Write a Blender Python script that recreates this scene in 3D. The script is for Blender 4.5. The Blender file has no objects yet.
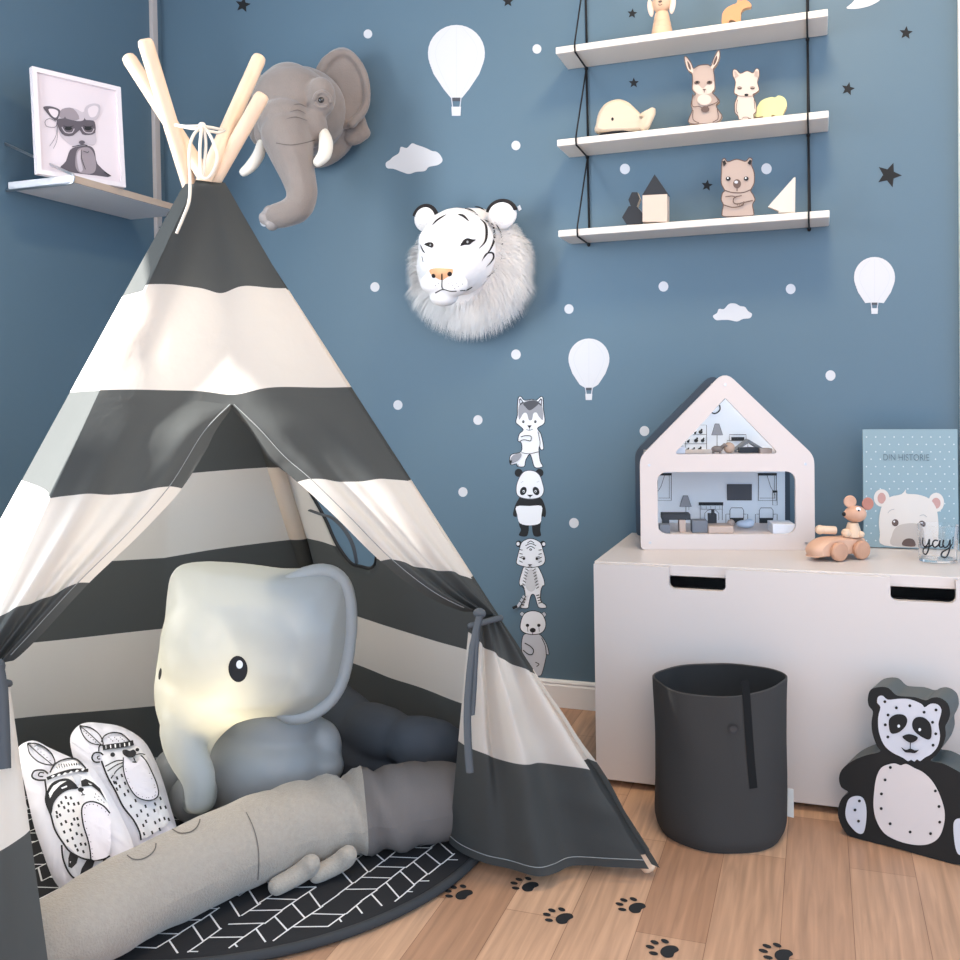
import bpy, bmesh, math, random
from mathutils import Vector, Matrix, noise
from mathutils.bvhtree import BVHTree
from mathutils.geometry import tessellate_polygon

random.seed(4)
SC = bpy.context.scene
COL = SC.collection
# ------------------------------------------------------------------ camera
F = 951.31
CX, CY = 480.0, 414.45
ROW_R = Vector((0.9423544957657246, 0.33423868920695193, -0.01589034132250028))
ROW_D = Vector((-0.008189901189856096, -0.02443545164925086, -0.9996678619527577))
ROW_F = Vector((-0.33451596348848195, 0.9421716443089952, -0.020289475879305578))
CAM = Vector((0.47637355171712614, -2.5896674020828803, 0.8818750274255365))
cam_data = bpy.data.cameras.new('camera')
cam = bpy.data.objects.new('camera', cam_data)
COL.objects.link(cam)
m = Matrix.Identity(4)
for i in range(3):
    m[i][0] = ROW_R[i]; m[i][1] = -ROW_D[i]; m[i][2] = -ROW_F[i]; m[i][3] = CAM[i]
cam.matrix_world = m
cam_data.sensor_width = 36
cam_data.sensor_fit = 'HORIZONTAL'
cam_data.lens = F / 960 * 36
cam_data.shift_y = (CY - 480) / 960
cam_data.clip_start = 0.05
SC.camera = cam


def V(*a):
    return Vector(a)


# a direction seen at a point of the photograph, and where it meets surfaces of the room
def ray(x, y):
    return ROW_R * ((x - CX) / F) + ROW_D * ((y - CY) / F) + ROW_F


def at(x, y, d):
    return CAM + ray(x, y) * d


def on(x, y, ax, v):
    r = ray(x, y)
    return CAM + r * ((v - CAM[ax]) / r[ax])


def onp(x, y, P, n):
    r = ray(x, y)
    return CAM + r * ((P - CAM).dot(n) / r.dot(n))


def depth(P):
    return (P - CAM).dot(ROW_F)


# ------------------------------------------------------------------ materials
def lin(c):
    c = c / 255.0
    return c / 12.92 if c <= 0.04045 else ((c + 0.055) / 1.055) ** 2.4


def C(r, g, b):
    return (lin(r), lin(g), lin(b), 1)


MATS = {}


def mat(name, col, rough=0.6, metal=0.0, bump=0.0, bscale=200.0, var=0.0, vscale=8.0, coat=0.0, trans=0.0, spec=0.4, alpha=None, sheen=0.0):
    if name in MATS:
        return MATS[name]
    M = bpy.data.materials.new(name)
    M.use_nodes = True
    nt = M.node_tree
    b = nt.nodes['Principled BSDF']
    b.inputs['Base Color'].default_value = col
    b.inputs['Roughness'].default_value = rough
    b.inputs['Metallic'].default_value = metal
    b.inputs['Specular IOR Level'].default_value = spec
    b.inputs['Coat Weight'].default_value = coat
    b.inputs['Transmission Weight'].default_value = trans
    b.inputs['Sheen Weight'].default_value = sheen
    tc = nt.nodes.new('ShaderNodeTexCoord')
    if var > 0:
        n = nt.nodes.new('ShaderNodeTexNoise')
        n.inputs['Scale'].default_value = vscale
        n.inputs['Detail'].default_value = 4
        nt.links.new(tc.outputs['Object'], n.inputs['Vector'])
        mx = nt.nodes.new('ShaderNodeMix'); mx.data_type = 'RGBA'
        mx.inputs['A'].default_value = tuple(c * (1 - var) for c in col[:3]) + (1,)
        mx.inputs['B'].default_value = tuple(min(1, c * (1 + var)) for c in col[:3]) + (1,)
        nt.links.new(n.outputs['Fac'], mx.inputs['Factor'])
        nt.links.new(mx.outputs['Result'], b.inputs['Base Color'])
    if bump > 0:
        n2 = nt.nodes.new('ShaderNodeTexNoise')
        n2.inputs['Scale'].default_value = bscale
        n2.inputs['Detail'].default_value = 3
        nt.links.new(tc.outputs['Object'], n2.inputs['Vector'])
        bp = nt.nodes.new('ShaderNodeBump')
        bp.inputs['Strength'].default_value = bump
        bp.inputs['Distance'].default_value = 0.002
        nt.links.new(n2.outputs['Fac'], bp.inputs['Height'])
        nt.links.new(bp.outputs['Normal'], b.inputs['Normal'])
    MATS[name] = M
    return M


def wood_mat(name, c1, c2, scale=12.0, stretch=(1, 1, 8), rough=0.5):
    M = bpy.data.materials.new(name); M.use_nodes = True
    nt = M.node_tree; b = nt.nodes['Principled BSDF']
    tc = nt.nodes.new('ShaderNodeTexCoord'); mp = nt.nodes.new('ShaderNodeMapping')
    mp.inputs['Scale'].default_value = [scale / s for s in stretch]
    n = nt.nodes.new('ShaderNodeTexNoise'); n.inputs['Scale'].default_value = 4; n.inputs['Detail'].default_value = 6
    mx = nt.nodes.new('ShaderNodeMix'); mx.data_type = 'RGBA'
    mx.inputs['A'].default_value = c1; mx.inputs['B'].default_value = c2
    nt.links.new(tc.outputs['Object'], mp.inputs['Vector']); nt.links.new(mp.outputs['Vector'], n.inputs['Vector'])
    nt.links.new(n.outputs['Fac'], mx.inputs['Factor']); nt.links.new(mx.outputs['Result'], b.inputs['Base Color'])
    b.inputs['Roughness'].default_value = rough
    MATS[name] = M
    return M


def canvas_mat(name='canvas'):
    M = bpy.data.materials.new(name); M.use_nodes = True
    nt = M.node_tree; N = nt.nodes; L = nt.links
    for n in list(N): N.remove(n)
    out = N.new('ShaderNodeOutputMaterial')
    uv = N.new('ShaderNodeUVMap'); sp = N.new('ShaderNodeSeparateXYZ'); L.new(uv.outputs['UV'], sp.inputs[0])
    mo = N.new('ShaderNodeMath'); mo.operation = 'MODULO'; mo.inputs[1].default_value = 2.0
    L.new(sp.outputs['Y'], mo.inputs[0])
    gt = N.new('ShaderNodeMath'); gt.operation = 'GREATER_THAN'; gt.inputs[1].default_value = 1.0
    L.new(mo.outputs[0], gt.inputs[0])
    mx = N.new('ShaderNodeMix'); mx.data_type = 'RGBA'
    mx.inputs['A'].default_value = (0.102, 0.106, 0.103, 1)
    mx.inputs['B'].default_value = (0.78, 0.725, 0.655, 1)
    L.new(gt.outputs[0], mx.inputs['Factor'])
    tc = N.new('ShaderNodeTexCoord'); nz = N.new('ShaderNodeTexNoise'); nz.inputs['Scale'].default_value = 11; nz.inputs['Detail'].default_value = 4
    L.new(tc.outputs['Object'], nz.inputs['Vector'])
    bp = N.new('ShaderNodeBump'); bp.inputs['Strength'].default_value = 0.35; bp.inputs['Distance'].default_value = 0.012
    L.new(nz.outputs['Fac'], bp.inputs['Height'])
    d = N.new('ShaderNodeBsdfDiffuse'); t = N.new('ShaderNodeBsdfTranslucent')
    L.new(mx.outputs['Result'], d.inputs['Color']); L.new(mx.outputs['Result'], t.inputs['Color'])
    L.new(bp.outputs['Normal'], d.inputs['Normal'])
    ms = N.new('ShaderNodeMixShader'); ms.inputs[0].default_value = 0.50
    L.new(d.outputs[0], ms.inputs[1]); L.new(t.outputs[0], ms.inputs[2]); L.new(ms.outputs[0], out.inputs['Surface'])
    MATS[name] = M
    return M


def floor_mat():
    M = bpy.data.materials.new('oak_floor'); M.use_nodes = True
    nt = M.node_tree; N = nt.nodes; L = nt.links; b = N['Principled BSDF']
    tc = N.new('ShaderNodeTexCoord')
    mp = N.new('ShaderNodeMapping'); mp.inputs['Rotation'].default_value = (0, 0, math.pi / 2); mp.inputs['Location'].default_value = (0.31, 0.035, 0)
    L.new(tc.outputs['Object'], mp.inputs['Vector'])
    br = N.new('ShaderNodeTexBrick'); br.inputs['Scale'].default_value = 1.0
    br.inputs['Brick Width'].default_value = 0.52; br.inputs['Row Height'].default_value = 0.112
    br.inputs['Mortar Size'].default_value = 0.0006; br.inputs['Mortar Smooth'].default_value = 0.3
    br.inputs['Color1'].default_value = C(196, 158, 128); br.inputs['Color2'].default_value = C(160, 120, 93)
    br.inputs['Mortar'].default_value = C(120, 84, 60)
    br.offset = 0.37; br.offset_frequency = 2
    L.new(mp.outputs['Vector'], br.inputs['Vector'])
    # long figure along the boards
    mg = N.new('ShaderNodeMapping'); mg.inputs['Scale'].default_value = (52, 2.6, 1)
    L.new(tc.outputs['Object'], mg.inputs['Vector'])
    n1 = N.new('ShaderNodeTexNoise'); n1.inputs['Scale'].default_value = 1.6; n1.inputs['Detail'].default_value = 8; n1.inputs['Distortion'].default_value = 0.8
    L.new(mg.outputs['Vector'], n1.inputs['Vector'])
    mg2 = N.new('ShaderNodeMapping'); mg2.inputs['Scale'].default_value = (9, 1.0, 1)
    L.new(tc.outputs['Object'], mg2.inputs['Vector'])
    w = N.new('ShaderNodeTexWave'); w.wave_type = 'BANDS'; w.bands_direction = 'X'; w.inputs['Scale'].default_value = 1.3; w.inputs['Distortion'].default_value = 22; w.inputs['Detail'].default_value = 4; w.inputs['Detail Scale'].default_value = 0.6
    L.new(mg2.outputs['Vector'], w.inputs['Vector'])
    r1 = N.new('ShaderNodeMapRange'); r1.inputs[1].default_value = 0.3; r1.inputs[2].default_value = 0.72; r1.inputs[3].default_value = 0.80; r1.inputs[4].default_value = 1.16
    L.new(n1.outputs['Fac'], r1.inputs[0])
    r2 = N.new('ShaderNodeMapRange'); r2.inputs[3].default_value = 0.93; r2.inputs[4].default_value = 1.03
    L.new(w.outputs['Fac'], r2.inputs[0])
    mm = N.new('ShaderNodeMath'); mm.operation = 'MULTIPLY'; L.new(r1.outputs[0], mm.inputs[0]); L.new(r2.outputs[0], mm.inputs[1])
    mx = N.new('ShaderNodeVectorMath'); mx.operation = 'SCALE'
    L.new(br.outputs['Color'], mx.inputs[0]); L.new(mm.outputs[0], mx.inputs['Scale'])
    L.new(mx.outputs[0], b.inputs['Base Color'])
    b.inputs['Roughness'].default_value = 0.42
    bp = N.new('ShaderNodeBump'); bp.inputs['Strength'].default_value = 0.12; bp.inputs['Distance'].default_value = 0.001
    L.new(n1.outputs['Fac'], bp.inputs['Height']); L.new(bp.outputs['Normal'], b.inputs['Normal'])
    return M


BLACK = mat('ink_black', C(28, 29, 32), 0.7)
WHITE = mat('ink_white', C(232, 234, 238), 0.7)
GREY = mat('ink_grey', C(150, 152, 158), 0.7)
LGREY = mat('ink_light_grey', C(196, 200, 208), 0.7)
DGREY = mat('ink_dark_grey', C(78, 80, 86), 0.7)
PAINTW = mat('white_paint', C(222, 216, 208), 0.35, bump=0.02)
WOODC = wood_mat('pale_wood', C(228, 200, 172), C(208, 176, 146))
POLEW = wood_mat('pole_wood', C(236, 208, 180), C(216, 182, 150), 10, (1, 1, 14), 0.45)

# ------------------------------------------------------------------ building
ORG = {}


def setp(o, label=None, cat=None, group=None, kind=None):
    if label: o['label'] = label
    if cat: o['category'] = cat
    if group: o['group'] = group
    if kind: o['kind'] = kind
    return o


def empty(name, loc, label, cat, group=None):
    o = bpy.data.objects.new(name, None); COL.objects.link(o)
    o.empty_display_size = 0.05
    o.location = loc; ORG[o] = Vector(loc)
    return setp(o, label, cat, group)


ICO = {}


def ico(sub):
    if sub not in ICO:
        bm = bmesh.new(); bmesh.ops.create_icosphere(bm, subdivisions=sub, radius=1)
        ICO[sub] = ([v.co.copy() for v in bm.verts], [[v.index for v in f.verts] for f in bm.faces]); bm.free()
    return ICO[sub]


def frame(d):
    d = d.normalized()
    a = V(0, 0, 1) if abs(d.z) < 0.9 else V(1, 0, 0)
    u = d.cross(a).normalized(); w = d.cross(u).normalized()
    return u, w


class B:
    def __init__(s):
        s.v = []; s.f = []; s.m = []; s.mats = []; s.uv = {}

    def mi(s, M):
        if M is None: return 0
        if M not in s.mats: s.mats.append(M)
        return s.mats.index(M)

    def add(s, vs, fs, M=None):
        k = len(s.v); s.v += [Vector(v) for v in vs]; i = s.mi(M)
        for f in fs: s.f.append([k + j for j in f]); s.m.append(i)
        return s

    def box(s, lo, hi, M=None, rot=None, piv=None):
        x0, y0, z0 = lo; x1, y1, z1 = hi
        vs = [V(x, y, z) for x in (x0, x1) for y in (y0, y1) for z in (z0, z1)]
        if rot is not None:
            p = Vector(piv) if piv is not None else (Vector(lo) + Vector(hi)) / 2
            vs = [p + rot @ (q - p) for q in vs]
        return s.add(vs, [[0, 1, 3, 2], [4, 6, 7, 5], [0, 4, 5, 1], [2, 3, 7, 6], [0, 2, 6, 4], [1, 5, 7, 3]], M)

    def obox(s, P, ax, ay, az, M=None):  # corner, three edge vectors
        vs = [P + ax * i + ay * j + az * k for i in (0, 1) for j in (0, 1) for k in (0, 1)]
        return s.add(vs, [[0, 1, 3, 2], [4, 6, 7, 5], [0, 4, 5, 1], [2, 3, 7, 6], [0, 2, 6, 4], [1, 5, 7, 3]], M)

    def ell(s, c, r, M=None, sub=3, rot=None, dsc=None):
        vs, fs = ico(sub)
        if not hasattr(r, '__len__'): r = (r, r, r)
        out = []
        for v in vs:
            q = V(v.x * r[0], v.y * r[1], v.z * r[2])
            if rot is not None: q = rot @ q
            if dsc is not None: q = q - ROW_F * q.dot(ROW_F) * (1 - dsc)
            out.append(c + q)
        return s.add(out, fs, M)

    def tube(s, pts, r, M=None, seg=12, caps=True, flat=None):
        n = len(pts); pts = [Vector(p) for p in pts]
        if not hasattr(r, '__len__'): r = [r] * n
        vs = []; u = None
        for i in range(n):
            d = (pts[min(i + 1, n - 1)] - pts[max(i - 1, 0)]).normalized()
            if u is None: u, w = frame(d)
            else:
                u = (u - d * u.dot(d))
                u = u.normalized() if u.length > 1e-6 else frame(d)[0]
                w = d.cross(u).normalized()
            for k in range(seg):
                a = 2 * math.pi * k / seg
                vs.append(pts[i] + (u * math.cos(a) + w * math.sin(a) * (flat or 1)) * r[i])
        fs = []
        for i in range(n - 1):
            for k in range(seg):
                k2 = (k + 1) % seg
                fs.append([i * seg + k, i * seg + k2, (i + 1) * seg + k2, (i + 1) * seg + k])
        if caps:
            fs.append(list(range(seg))[::-1]); fs.append([(n - 1) * seg + k for k in range(seg)])
        return s.add(vs, fs, M)

    def rod(s, a, b, r, M=None, seg=20, r2=None, rnd=0.35):  # round-ended rod
        a = Vector(a); b = Vector(b); d = (b - a).normalized(); r2 = r2 or r
        e = r * rnd
        return s.tube([a, a + d * e * .3, a + d * e, b - d * e, b - d * e * .3, b], [r * .6, r * .88, r, r2, r2 * .88, r2 * .6], M, seg)

    def prism(s, pts, off, M=None, M2=None):  # closed outline + extrusion vector
        n = len(pts); pts = [Vector(p) for p in pts]
        back = [p + off for p in pts]
        tri = tessellate_polygon([pts])
        fs = [list(t) for t in tri]
        nrm = Vector((0, 0, 0))
        for t in tri:
            a, b_, c_ = (pts[i] for i in t); nrm += (b_ - a).cross(c_ - a)
        if nrm.dot(off) > 0: fs = [f[::-1] for f in fs]
        s.add(pts, fs, M)
        s.add(back, [f[::-1] for f in fs], M2 or M)
        s.add(pts + back, [[i, (i + 1) % n, n + (i + 1) % n, n + i] for i in range(n)], M2 or M)
        return s

    def ring_prism(s, outer, inner, off, M=None, M2=None, holes=None):
        holes = holes or [inner]
        loops = [[Vector(p) for p in outer]] + [[Vector(p) for p in h] for h in holes]
        flat = [p for l in loops for p in l]
        tri = tessellate_polygon(loops)
        fs = [list(t) for t in tri]
        nrm = Vector((0, 0, 0))
        for t in tri:
            a, b_, c_ = (flat[i] for i in t); nrm += (b_ - a).cross(c_ - a)
        if nrm.dot(off) > 0: fs = [f[::-1] for f in fs]
        s.add(flat, fs, M)
        s.add([p + off for p in flat], [f[::-1] for f in fs], M2 or M)
        for l in loops:
            n = len(l)
            s.add(l + [p + off for p in l], [[i, (i + 1) % n, n + (i + 1) % n, n + i] for i in range(n)], M2 or M)
        return s

    def grid(s, rows, M=None, uvs=None):
        nr = len(rows); nc = len(rows[0]); k = len(s.v)
        vs = [p for r in rows for p in r]
        if uvs is not None:
            for i, r in enumerate(uvs):
                for j, q in enumerate(r): s.uv[k + i * nc + j] = q
        return s.add(vs, [[i * nc + j, i * nc + j + 1, (i + 1) * nc + j + 1, (i + 1) * nc + j] for i in range(nr - 1) for j in range(nc - 1)], M)

    def lathe(s, c, axis, prof, M=None, seg=32):  # prof: list of (radius, height)
        axis = axis.normalized(); u, w = frame(axis)
        vs = []
        for (r, h) in prof:
            for k in range(seg):
                a = 2 * math.pi * k / seg
                vs.append(c + axis * h + (u * math.cos(a) + w * math.sin(a)) * r)
        fs = []
        for i in range(len(prof) - 1):
            for k in range(seg):
                k2 = (k + 1) % seg
                fs.append([i * seg + k, i * seg + k2, (i + 1) * seg + k2, (i + 1) * seg + k])
        return s.add(vs, fs, M)

    def build(s, name, M=None, parent=None, smooth=False, bevel=0, sub=0, remesh=0, sm=0, label=None, cat=None, group=None, kind=None, origin=None, auto=None, fixn=True):
        if parent is not None: org = ORG[parent]
        elif origin is not None: org = Vector(origin)
        else:
            org = V((min(v.x for v in s.v) + max(v.x for v in s.v)) / 2, (min(v.y for v in s.v) + max(v.y for v in s.v)) / 2, min(v.z for v in s.v))
        me = bpy.data.meshes.new(name)
        me.from_pydata([v - org for v in s.v], [], s.f); me.update()
        ms = s.mats if s.mats else [M]
        for x in ms: me.materials.append(x)
        me.polygons.foreach_set('material_index', s.m)
        if s.uv:
            ul = me.uv_layers.new(name='UVMap')
            for lp in me.loops: ul.data[lp.index].uv = s.uv.get(lp.vertex_index, (0, 0))
        if fixn and not s.uv:
            bm = bmesh.new(); bm.from_mesh(me)
            bmesh.ops.recalc_face_normals(bm, faces=bm.faces); bm.to_mesh(me); bm.free()
        if smooth:
            me.polygons.foreach_set('use_smooth', [True] * len(me.polygons))
            if auto:
                try: me.set_sharp_from_angle(angle=math.radians(auto))
                except Exception: pass
        o = bpy.data.objects.new(name, me); COL.objects.link(o)
        o.location = Vector((0, 0, 0)) if parent is not None else org
        if parent is not None: o.parent = parent
        ORG[o] = org
        if bevel:
            q = o.modifiers.new('bevel', 'BEVEL'); q.width = bevel; q.segments = 3; q.limit_method = 'ANGLE'; q.angle_limit = math.radians(40)
            me.polygons.foreach_set('use_smooth', [True] * len(me.polygons))
            q2 = o.modifiers.new('wn', 'WEIGHTED_NORMAL')
        if sub:
            q = o.modifiers.new('sub', 'SUBSURF'); q.levels = sub; q.render_levels = sub
        if remesh:
            q = o.modifiers.new('re', 'REMESH'); q.mode = 'VOXEL'; q.voxel_size = remesh; q.use_smooth_shade = True
            if sm:
                q = o.modifiers.new('sm', 'SMOOTH'); q.factor = 0.5; q.iterations = sm
            bpy.context.view_layer.update()
            dg = bpy.context.evaluated_depsgraph_get()
            nm = bpy.data.meshes.new_from_object(o.evaluated_get(dg))
            o.modifiers.clear(); o.data = nm; nm.name = name
            nm.materials.clear()
            for x in ms: nm.materials.append(x)
            nm.polygons.foreach_set('use_smooth', [True] * len(nm.polygons))
        return setp(o, label, cat, group, kind)


def crom(pts, n=6, closed=True):
    out = []; N = len(pts); dim = len(pts[0])
    rng = range(N) if closed else range(N - 1)
    for i in rng:
        g = lambda k: pts[(i + k) % N] if closed else pts[max(0, min(N - 1, i + k))]
        p0, p1, p2, p3 = g(-1), g(0), g(1), g(2)
        for j in range(n):
            t = j / n
            out.append(tuple(0.5 * ((2 * p1[d]) + (-p0[d] + p2[d]) * t + (2 * p0[d] - 5 * p1[d] + 4 * p2[d] - p3[d]) * t * t + (-p0[d] + 3 * p1[d] - 3 * p2[d] + p3[d]) * t ** 3) for d in range(dim)))
    if not closed: out.append(tuple(pts[-1]))
    return out


def rrect(x0, y0, x1, y1, r, n=5):
    out = []
    for cx, cy, a0 in ((x1 - r, y0 + r, -90), (x1 - r, y1 - r, 0), (x0 + r, y1 - r, 90), (x0 + r, y0 + r, 180)):
        for k in range(n + 1):
            a = math.radians(a0 + 90 * k / n); out.append((cx + r * math.cos(a), cy + r * math.sin(a)))
    return out


def rpoly(pts, r, n=5):  # polygon with rounded corners
    out = []; N = len(pts)
    for i in range(N):
        a = Vector(pts[i - 1]); b = Vector(pts[i]); c = Vector(pts[(i + 1) % N])
        rr = r[i] if hasattr(r, '__len__') else r
        p = b + (a - b).normalized() * rr; q = b + (c - b).normalized() * rr
        for k in range(n + 1):
            t = k / n; o = p * (1 - t) ** 2 + b * 2 * t * (1 - t) + q * t * t; out.append((o.x, o.y))
    return out


# drawn shapes on a surface: mapper(x, y, height) -> point
class Art:
    def __init__(s, mapper, b=None, eps=0.00022, base=0.0, maxlen=None):
        s.map = mapper; s.b = b or B(); s.eps = eps; s.h = base; s.maxlen = maxlen

    def _up(s): s.h += s.eps

    def poly(s, pts, M, smooth=0):
        s._up()
        if smooth: pts = crom(pts, smooth)
        bm = bmesh.new()
        vs = [bm.verts.new((p[0], p[1], 0)) for p in pts]
        tri = tessellate_polygon([[Vector((p[0], p[1], 0)) for p in pts]])
        for t in tri:
            try: bm.faces.new([vs[i] for i in t])
            except ValueError: pass
        if s.maxlen:
            for _ in range(4):
                es = [e for e in bm.edges if e.calc_length() > s.maxlen]
                if not es: break
                bmesh.ops.subdivide_edges(bm, edges=es, cuts=1)
            bmesh.ops.triangulate(bm, faces=bm.faces)
        bm.verts.index_update()
        s.b.add([s.map(v.co.x, v.co.y, s.h) for v in bm.verts], [[v.index for v in f.verts] for f in bm.faces], M)
        bm.free(); return s

    def ell(s, cx, cy, rx, ry, M, rot=0, n=20, a0=0, a1=360):
        c, q = math.cos(math.radians(rot)), math.sin(math.radians(rot)); pts = []
        for k in range(n):
            a = math.radians(a0 + (a1 - a0) * k / (n if a1 - a0 == 360 else n - 1))
            x, y = rx * math.cos(a), ry * math.sin(a)
            pts.append((cx + x * c - y * q, cy + x * q + y * c))
        return s.poly(pts, M)

    def line(s, pts, w, M, smooth=4, taper=False):
        s._up()
        if smooth and len(pts) > 2: pts = crom(pts, smooth, closed=False)
        if s.maxlen:
            o = [pts[0]]
            for a, b_ in zip(pts, pts[1:]):
                L = math.hypot(b_[0] - a[0], b_[1] - a[1]); k = max(1, int(L / s.maxlen))
                o += [(a[0] + (b_[0] - a[0]) * j / k, a[1] + (b_[1] - a[1]) * j / k) for j in range(1, k + 1)]
            pts = o
        vs = []; n = len(pts)
        for i in range(n):
            a = pts[max(0, i - 1)]; b_ = pts[min(n - 1, i + 1)]
            dx, dy = b_[0] - a[0], b_[1] - a[1]; L = math.hypot(dx, dy) or 1
            nx, ny = -dy / L, dx / L
            ww = w / 2
            if taper: ww *= max(0.12, math.sin(math.pi * (i + 0.3) / (n - 0.4)))
            vs.append(s.map(pts[i][0] + nx * ww, pts[i][1] + ny * ww, s.h)); vs.append(s.map(pts[i][0] - nx * ww, pts[i][1] - ny * ww, s.h))
        s.b.add(vs, [[2 * i, 2 * i + 1, 2 * i + 3, 2 * i + 2] for i in range(n - 1)], M)
        return s

    def outline(s, pts, w, M, smooth=0):
        if smooth: pts = crom(pts, smooth)
        return s.line(list(pts) + [pts[0]], w, M, smooth=0)


def px_plane(P, n):
    """crop/pixel drawing onto the plane through P with normal n (towards the room)"""
    n = n.normalized()
    return lambda x, y, h: onp(x, y, P, n) + n * h


def scaled(mp, ox, oy, k):
    return lambda x, y, h: mp(ox + x / k, oy + y / k, h)


def bvh_of(objs):
    bpy.context.view_layer.update(); dg = bpy.context.evaluated_depsgraph_get()
    vs = []; fs = []
    for o in objs:
        ev = o.evaluated_get(dg); me = ev.to_mesh(); k = len(vs); mw = o.matrix_world
        vs += [mw @ v.co for v in me.vertices]; fs += [[k + i for i in p.vertices] for p in me.polygons]; ev.to_mesh_clear()
    return BVHTree.FromPolygons(vs, fs)


def px_surface(objs, dflt):
    t = bvh_of(objs); last = [dflt]

    def f(x, y, h):
        d = ray(x, y).normalized(); hit = t.ray_cast(CAM, d)
        if hit[0] is None:
            r = ray(x, y); return CAM + r * depth(last[0])
        n = hit[1]
        if n.dot(d) > 0: n = -n
        last[0] = hit[0]
        return hit[0] - d * (h + 0.0004)
    return f


def inside(x, y, P):
    c = False; n = len(P)
    for i in range(n):
        x1, y1 = P[i]; x2, y2 = P[(i + 1) % n]
        if (y1 > y) != (y2 > y) and x < (x2 - x1) * (y - y1) / (y2 - y1) + x1: c = not c
    return c


def edist(x, y, P):
    best = 1e9; n = len(P)
    for i in range(n):
        x1, y1 = P[i]; x2, y2 = P[(i + 1) % n]; dx, dy = x2 - x1, y2 - y1
        t = max(0, min(1, ((x - x1) * dx + (y - y1) * dy) / (dx * dx + dy * dy + 1e-9)))
        best = min(best, math.hypot(x - x1 - t * dx, y - y1 - t * dy))
    return best


def puff(b, outline, pos, k, T, step=6, dsc=1.0, smooth=5):
    """fill an outline (drawing units) with overlapping balls: pos(x,y)->point, k metres per unit"""
    P = crom(outline, smooth) if smooth else outline
    xs = [p[0] for p in P]; ys = [p[1] for p in P]
    y = min(ys)
    while y < max(ys):
        x = min(xs)
        while x < max(xs):
            if inside(x, y, P):
                d = edist(x, y, P)
                if d > 1.0: b.ell(pos(x, y), min(d, T) * k, None, 2, dsc=dsc)
            x += step
        y += step
    # the rim
    n = len(P)
    for i in range(0, n, 2):
        a = P[i]
        cx = sum(xs) / n; cy = sum(ys) / n
        for s_ in (2.5, 5):
            nx, ny = P[(i + 1) % n][1] - P[i - 1][1], -(P[(i + 1) % n][0] - P[i - 1][0]); L = math.hypot(nx, ny) or 1
            for sg in (1, -1):
                qx, qy = a[0] + sg * nx / L * s_, a[1] + sg * ny / L * s_
                if inside(qx, qy, P):
                    d = edist(qx, qy, P); b.ell(pos(qx, qy), min(d, T) * k, None, 1, dsc=dsc)


def text_mesh(name, body, M, parent, mapf, size, stretch=1.0):
    cu = bpy.data.curves.new(name, 'FONT'); cu.body = body; cu.size = size; cu.align_x = 'CENTER'
    o = bpy.data.objects.new(name, cu); COL.objects.link(o)
    bpy.context.view_layer.update()
    me = o.to_mesh(); vs = [v.co.copy() for v in me.vertices]; fs = [list(p.vertices) for p in me.polygons]; o.to_mesh_clear()
    bpy.data.objects.remove(o); bpy.data.curves.remove(cu)
    b = B(); b.add([mapf(v.x * stretch, v.y) for v in vs], fs, M)
    return b.build(name, M, parent, fixn=False)
# ================================================================== the room
WALLC = (0.104, 0.170, 0.223, 1)
WALLM = mat('blue_wall_paint', WALLC, 0.55, bump=0.06, bscale=260, var=0.04, vscale=3, spec=0.35)
FLOORM = floor_mat()
XW = -1.519          # left wall
b = B().box((XW - .1, -3.6, -.05), (2.2, .1, 0)); b.build('floor', FLOORM, kind='structure', origin=(0, 0, 0))
B().box((XW - .1, 0, 0), (2.2, .1, 2.5)).build('wall_back', WALLM, kind='structure')
B().box((XW - .1, -3.6, 2.5), (2.2, .1, 2.56)).build('ceiling', mat('ceiling_white', C(225, 225, 222), .8), kind='structure')
# the left wall with the window the daylight comes through, nearer the camera
WY0, WY1, WZ0, WZ1 = -1.86, -1.34, 0.60, 1.90
b = B()
b.box((XW - .1, WY1, 0), (XW, .0, 2.5)); b.box((XW - .1, -3.6, 0), (XW, WY0, 2.5))
b.box((XW - .1, WY0, 0), (XW, WY1, WZ0)); b.box((XW - .1, WY0, WZ1), (XW, WY1, 2.5))
b.build('wall_left', WALLM, kind='structure')
TRIMM = mat('trim_white', C(232, 232, 232), 0.4)
# baseboard: flat board with a bead on top
def baseboard(name, p0, p1, inward):
    prof = [(0, 0), (.014, 0), (.014, .060), (.011, .064), (.013, .069), (.011, .0735), (.004, .0755), (0, .0755)]
    b = B(); p0 = Vector(p0); p1 = Vector(p1); inward = Vector(inward)
    A_ = [p0 + inward * q[0] + V(0, 0, q[1]) for q in prof]
    b.prism(A_, p1 - p0)
    b.build(name, TRIMM, kind='structure')
baseboard('baseboard_back', (XW + .014, 0, 0), (.80, 0, 0), (0, -1, 0))
baseboard('baseboard_left', (XW, -3.6, 0), (XW, 0, 0), (1, 0, 0))
b = B(); b.box((.804, -.022, 0), (.89, 0, 2.5)); b.box((.818, -.028, 0), (.876, -.022, 2.5)); b.build('trim_1', TRIMM, kind='structure', bevel=.002)

# ================================================================== wall stickers
STW = mat('sticker_white', C(206, 207, 210), 0.6); STB = mat('sticker_black', C(26, 27, 29), 0.75)
STG = mat('sticker_shade', C(198, 200, 206), 0.6)
WN = V(0, -1, 0)
wallmap = px_plane(V(0, 0, 1), WN)
W0 = 0.0006


def sticker(name, a, label, cat='sticker', group=None):
    return a.b.build(name, None, label=label, cat=cat, group=group)


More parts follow.
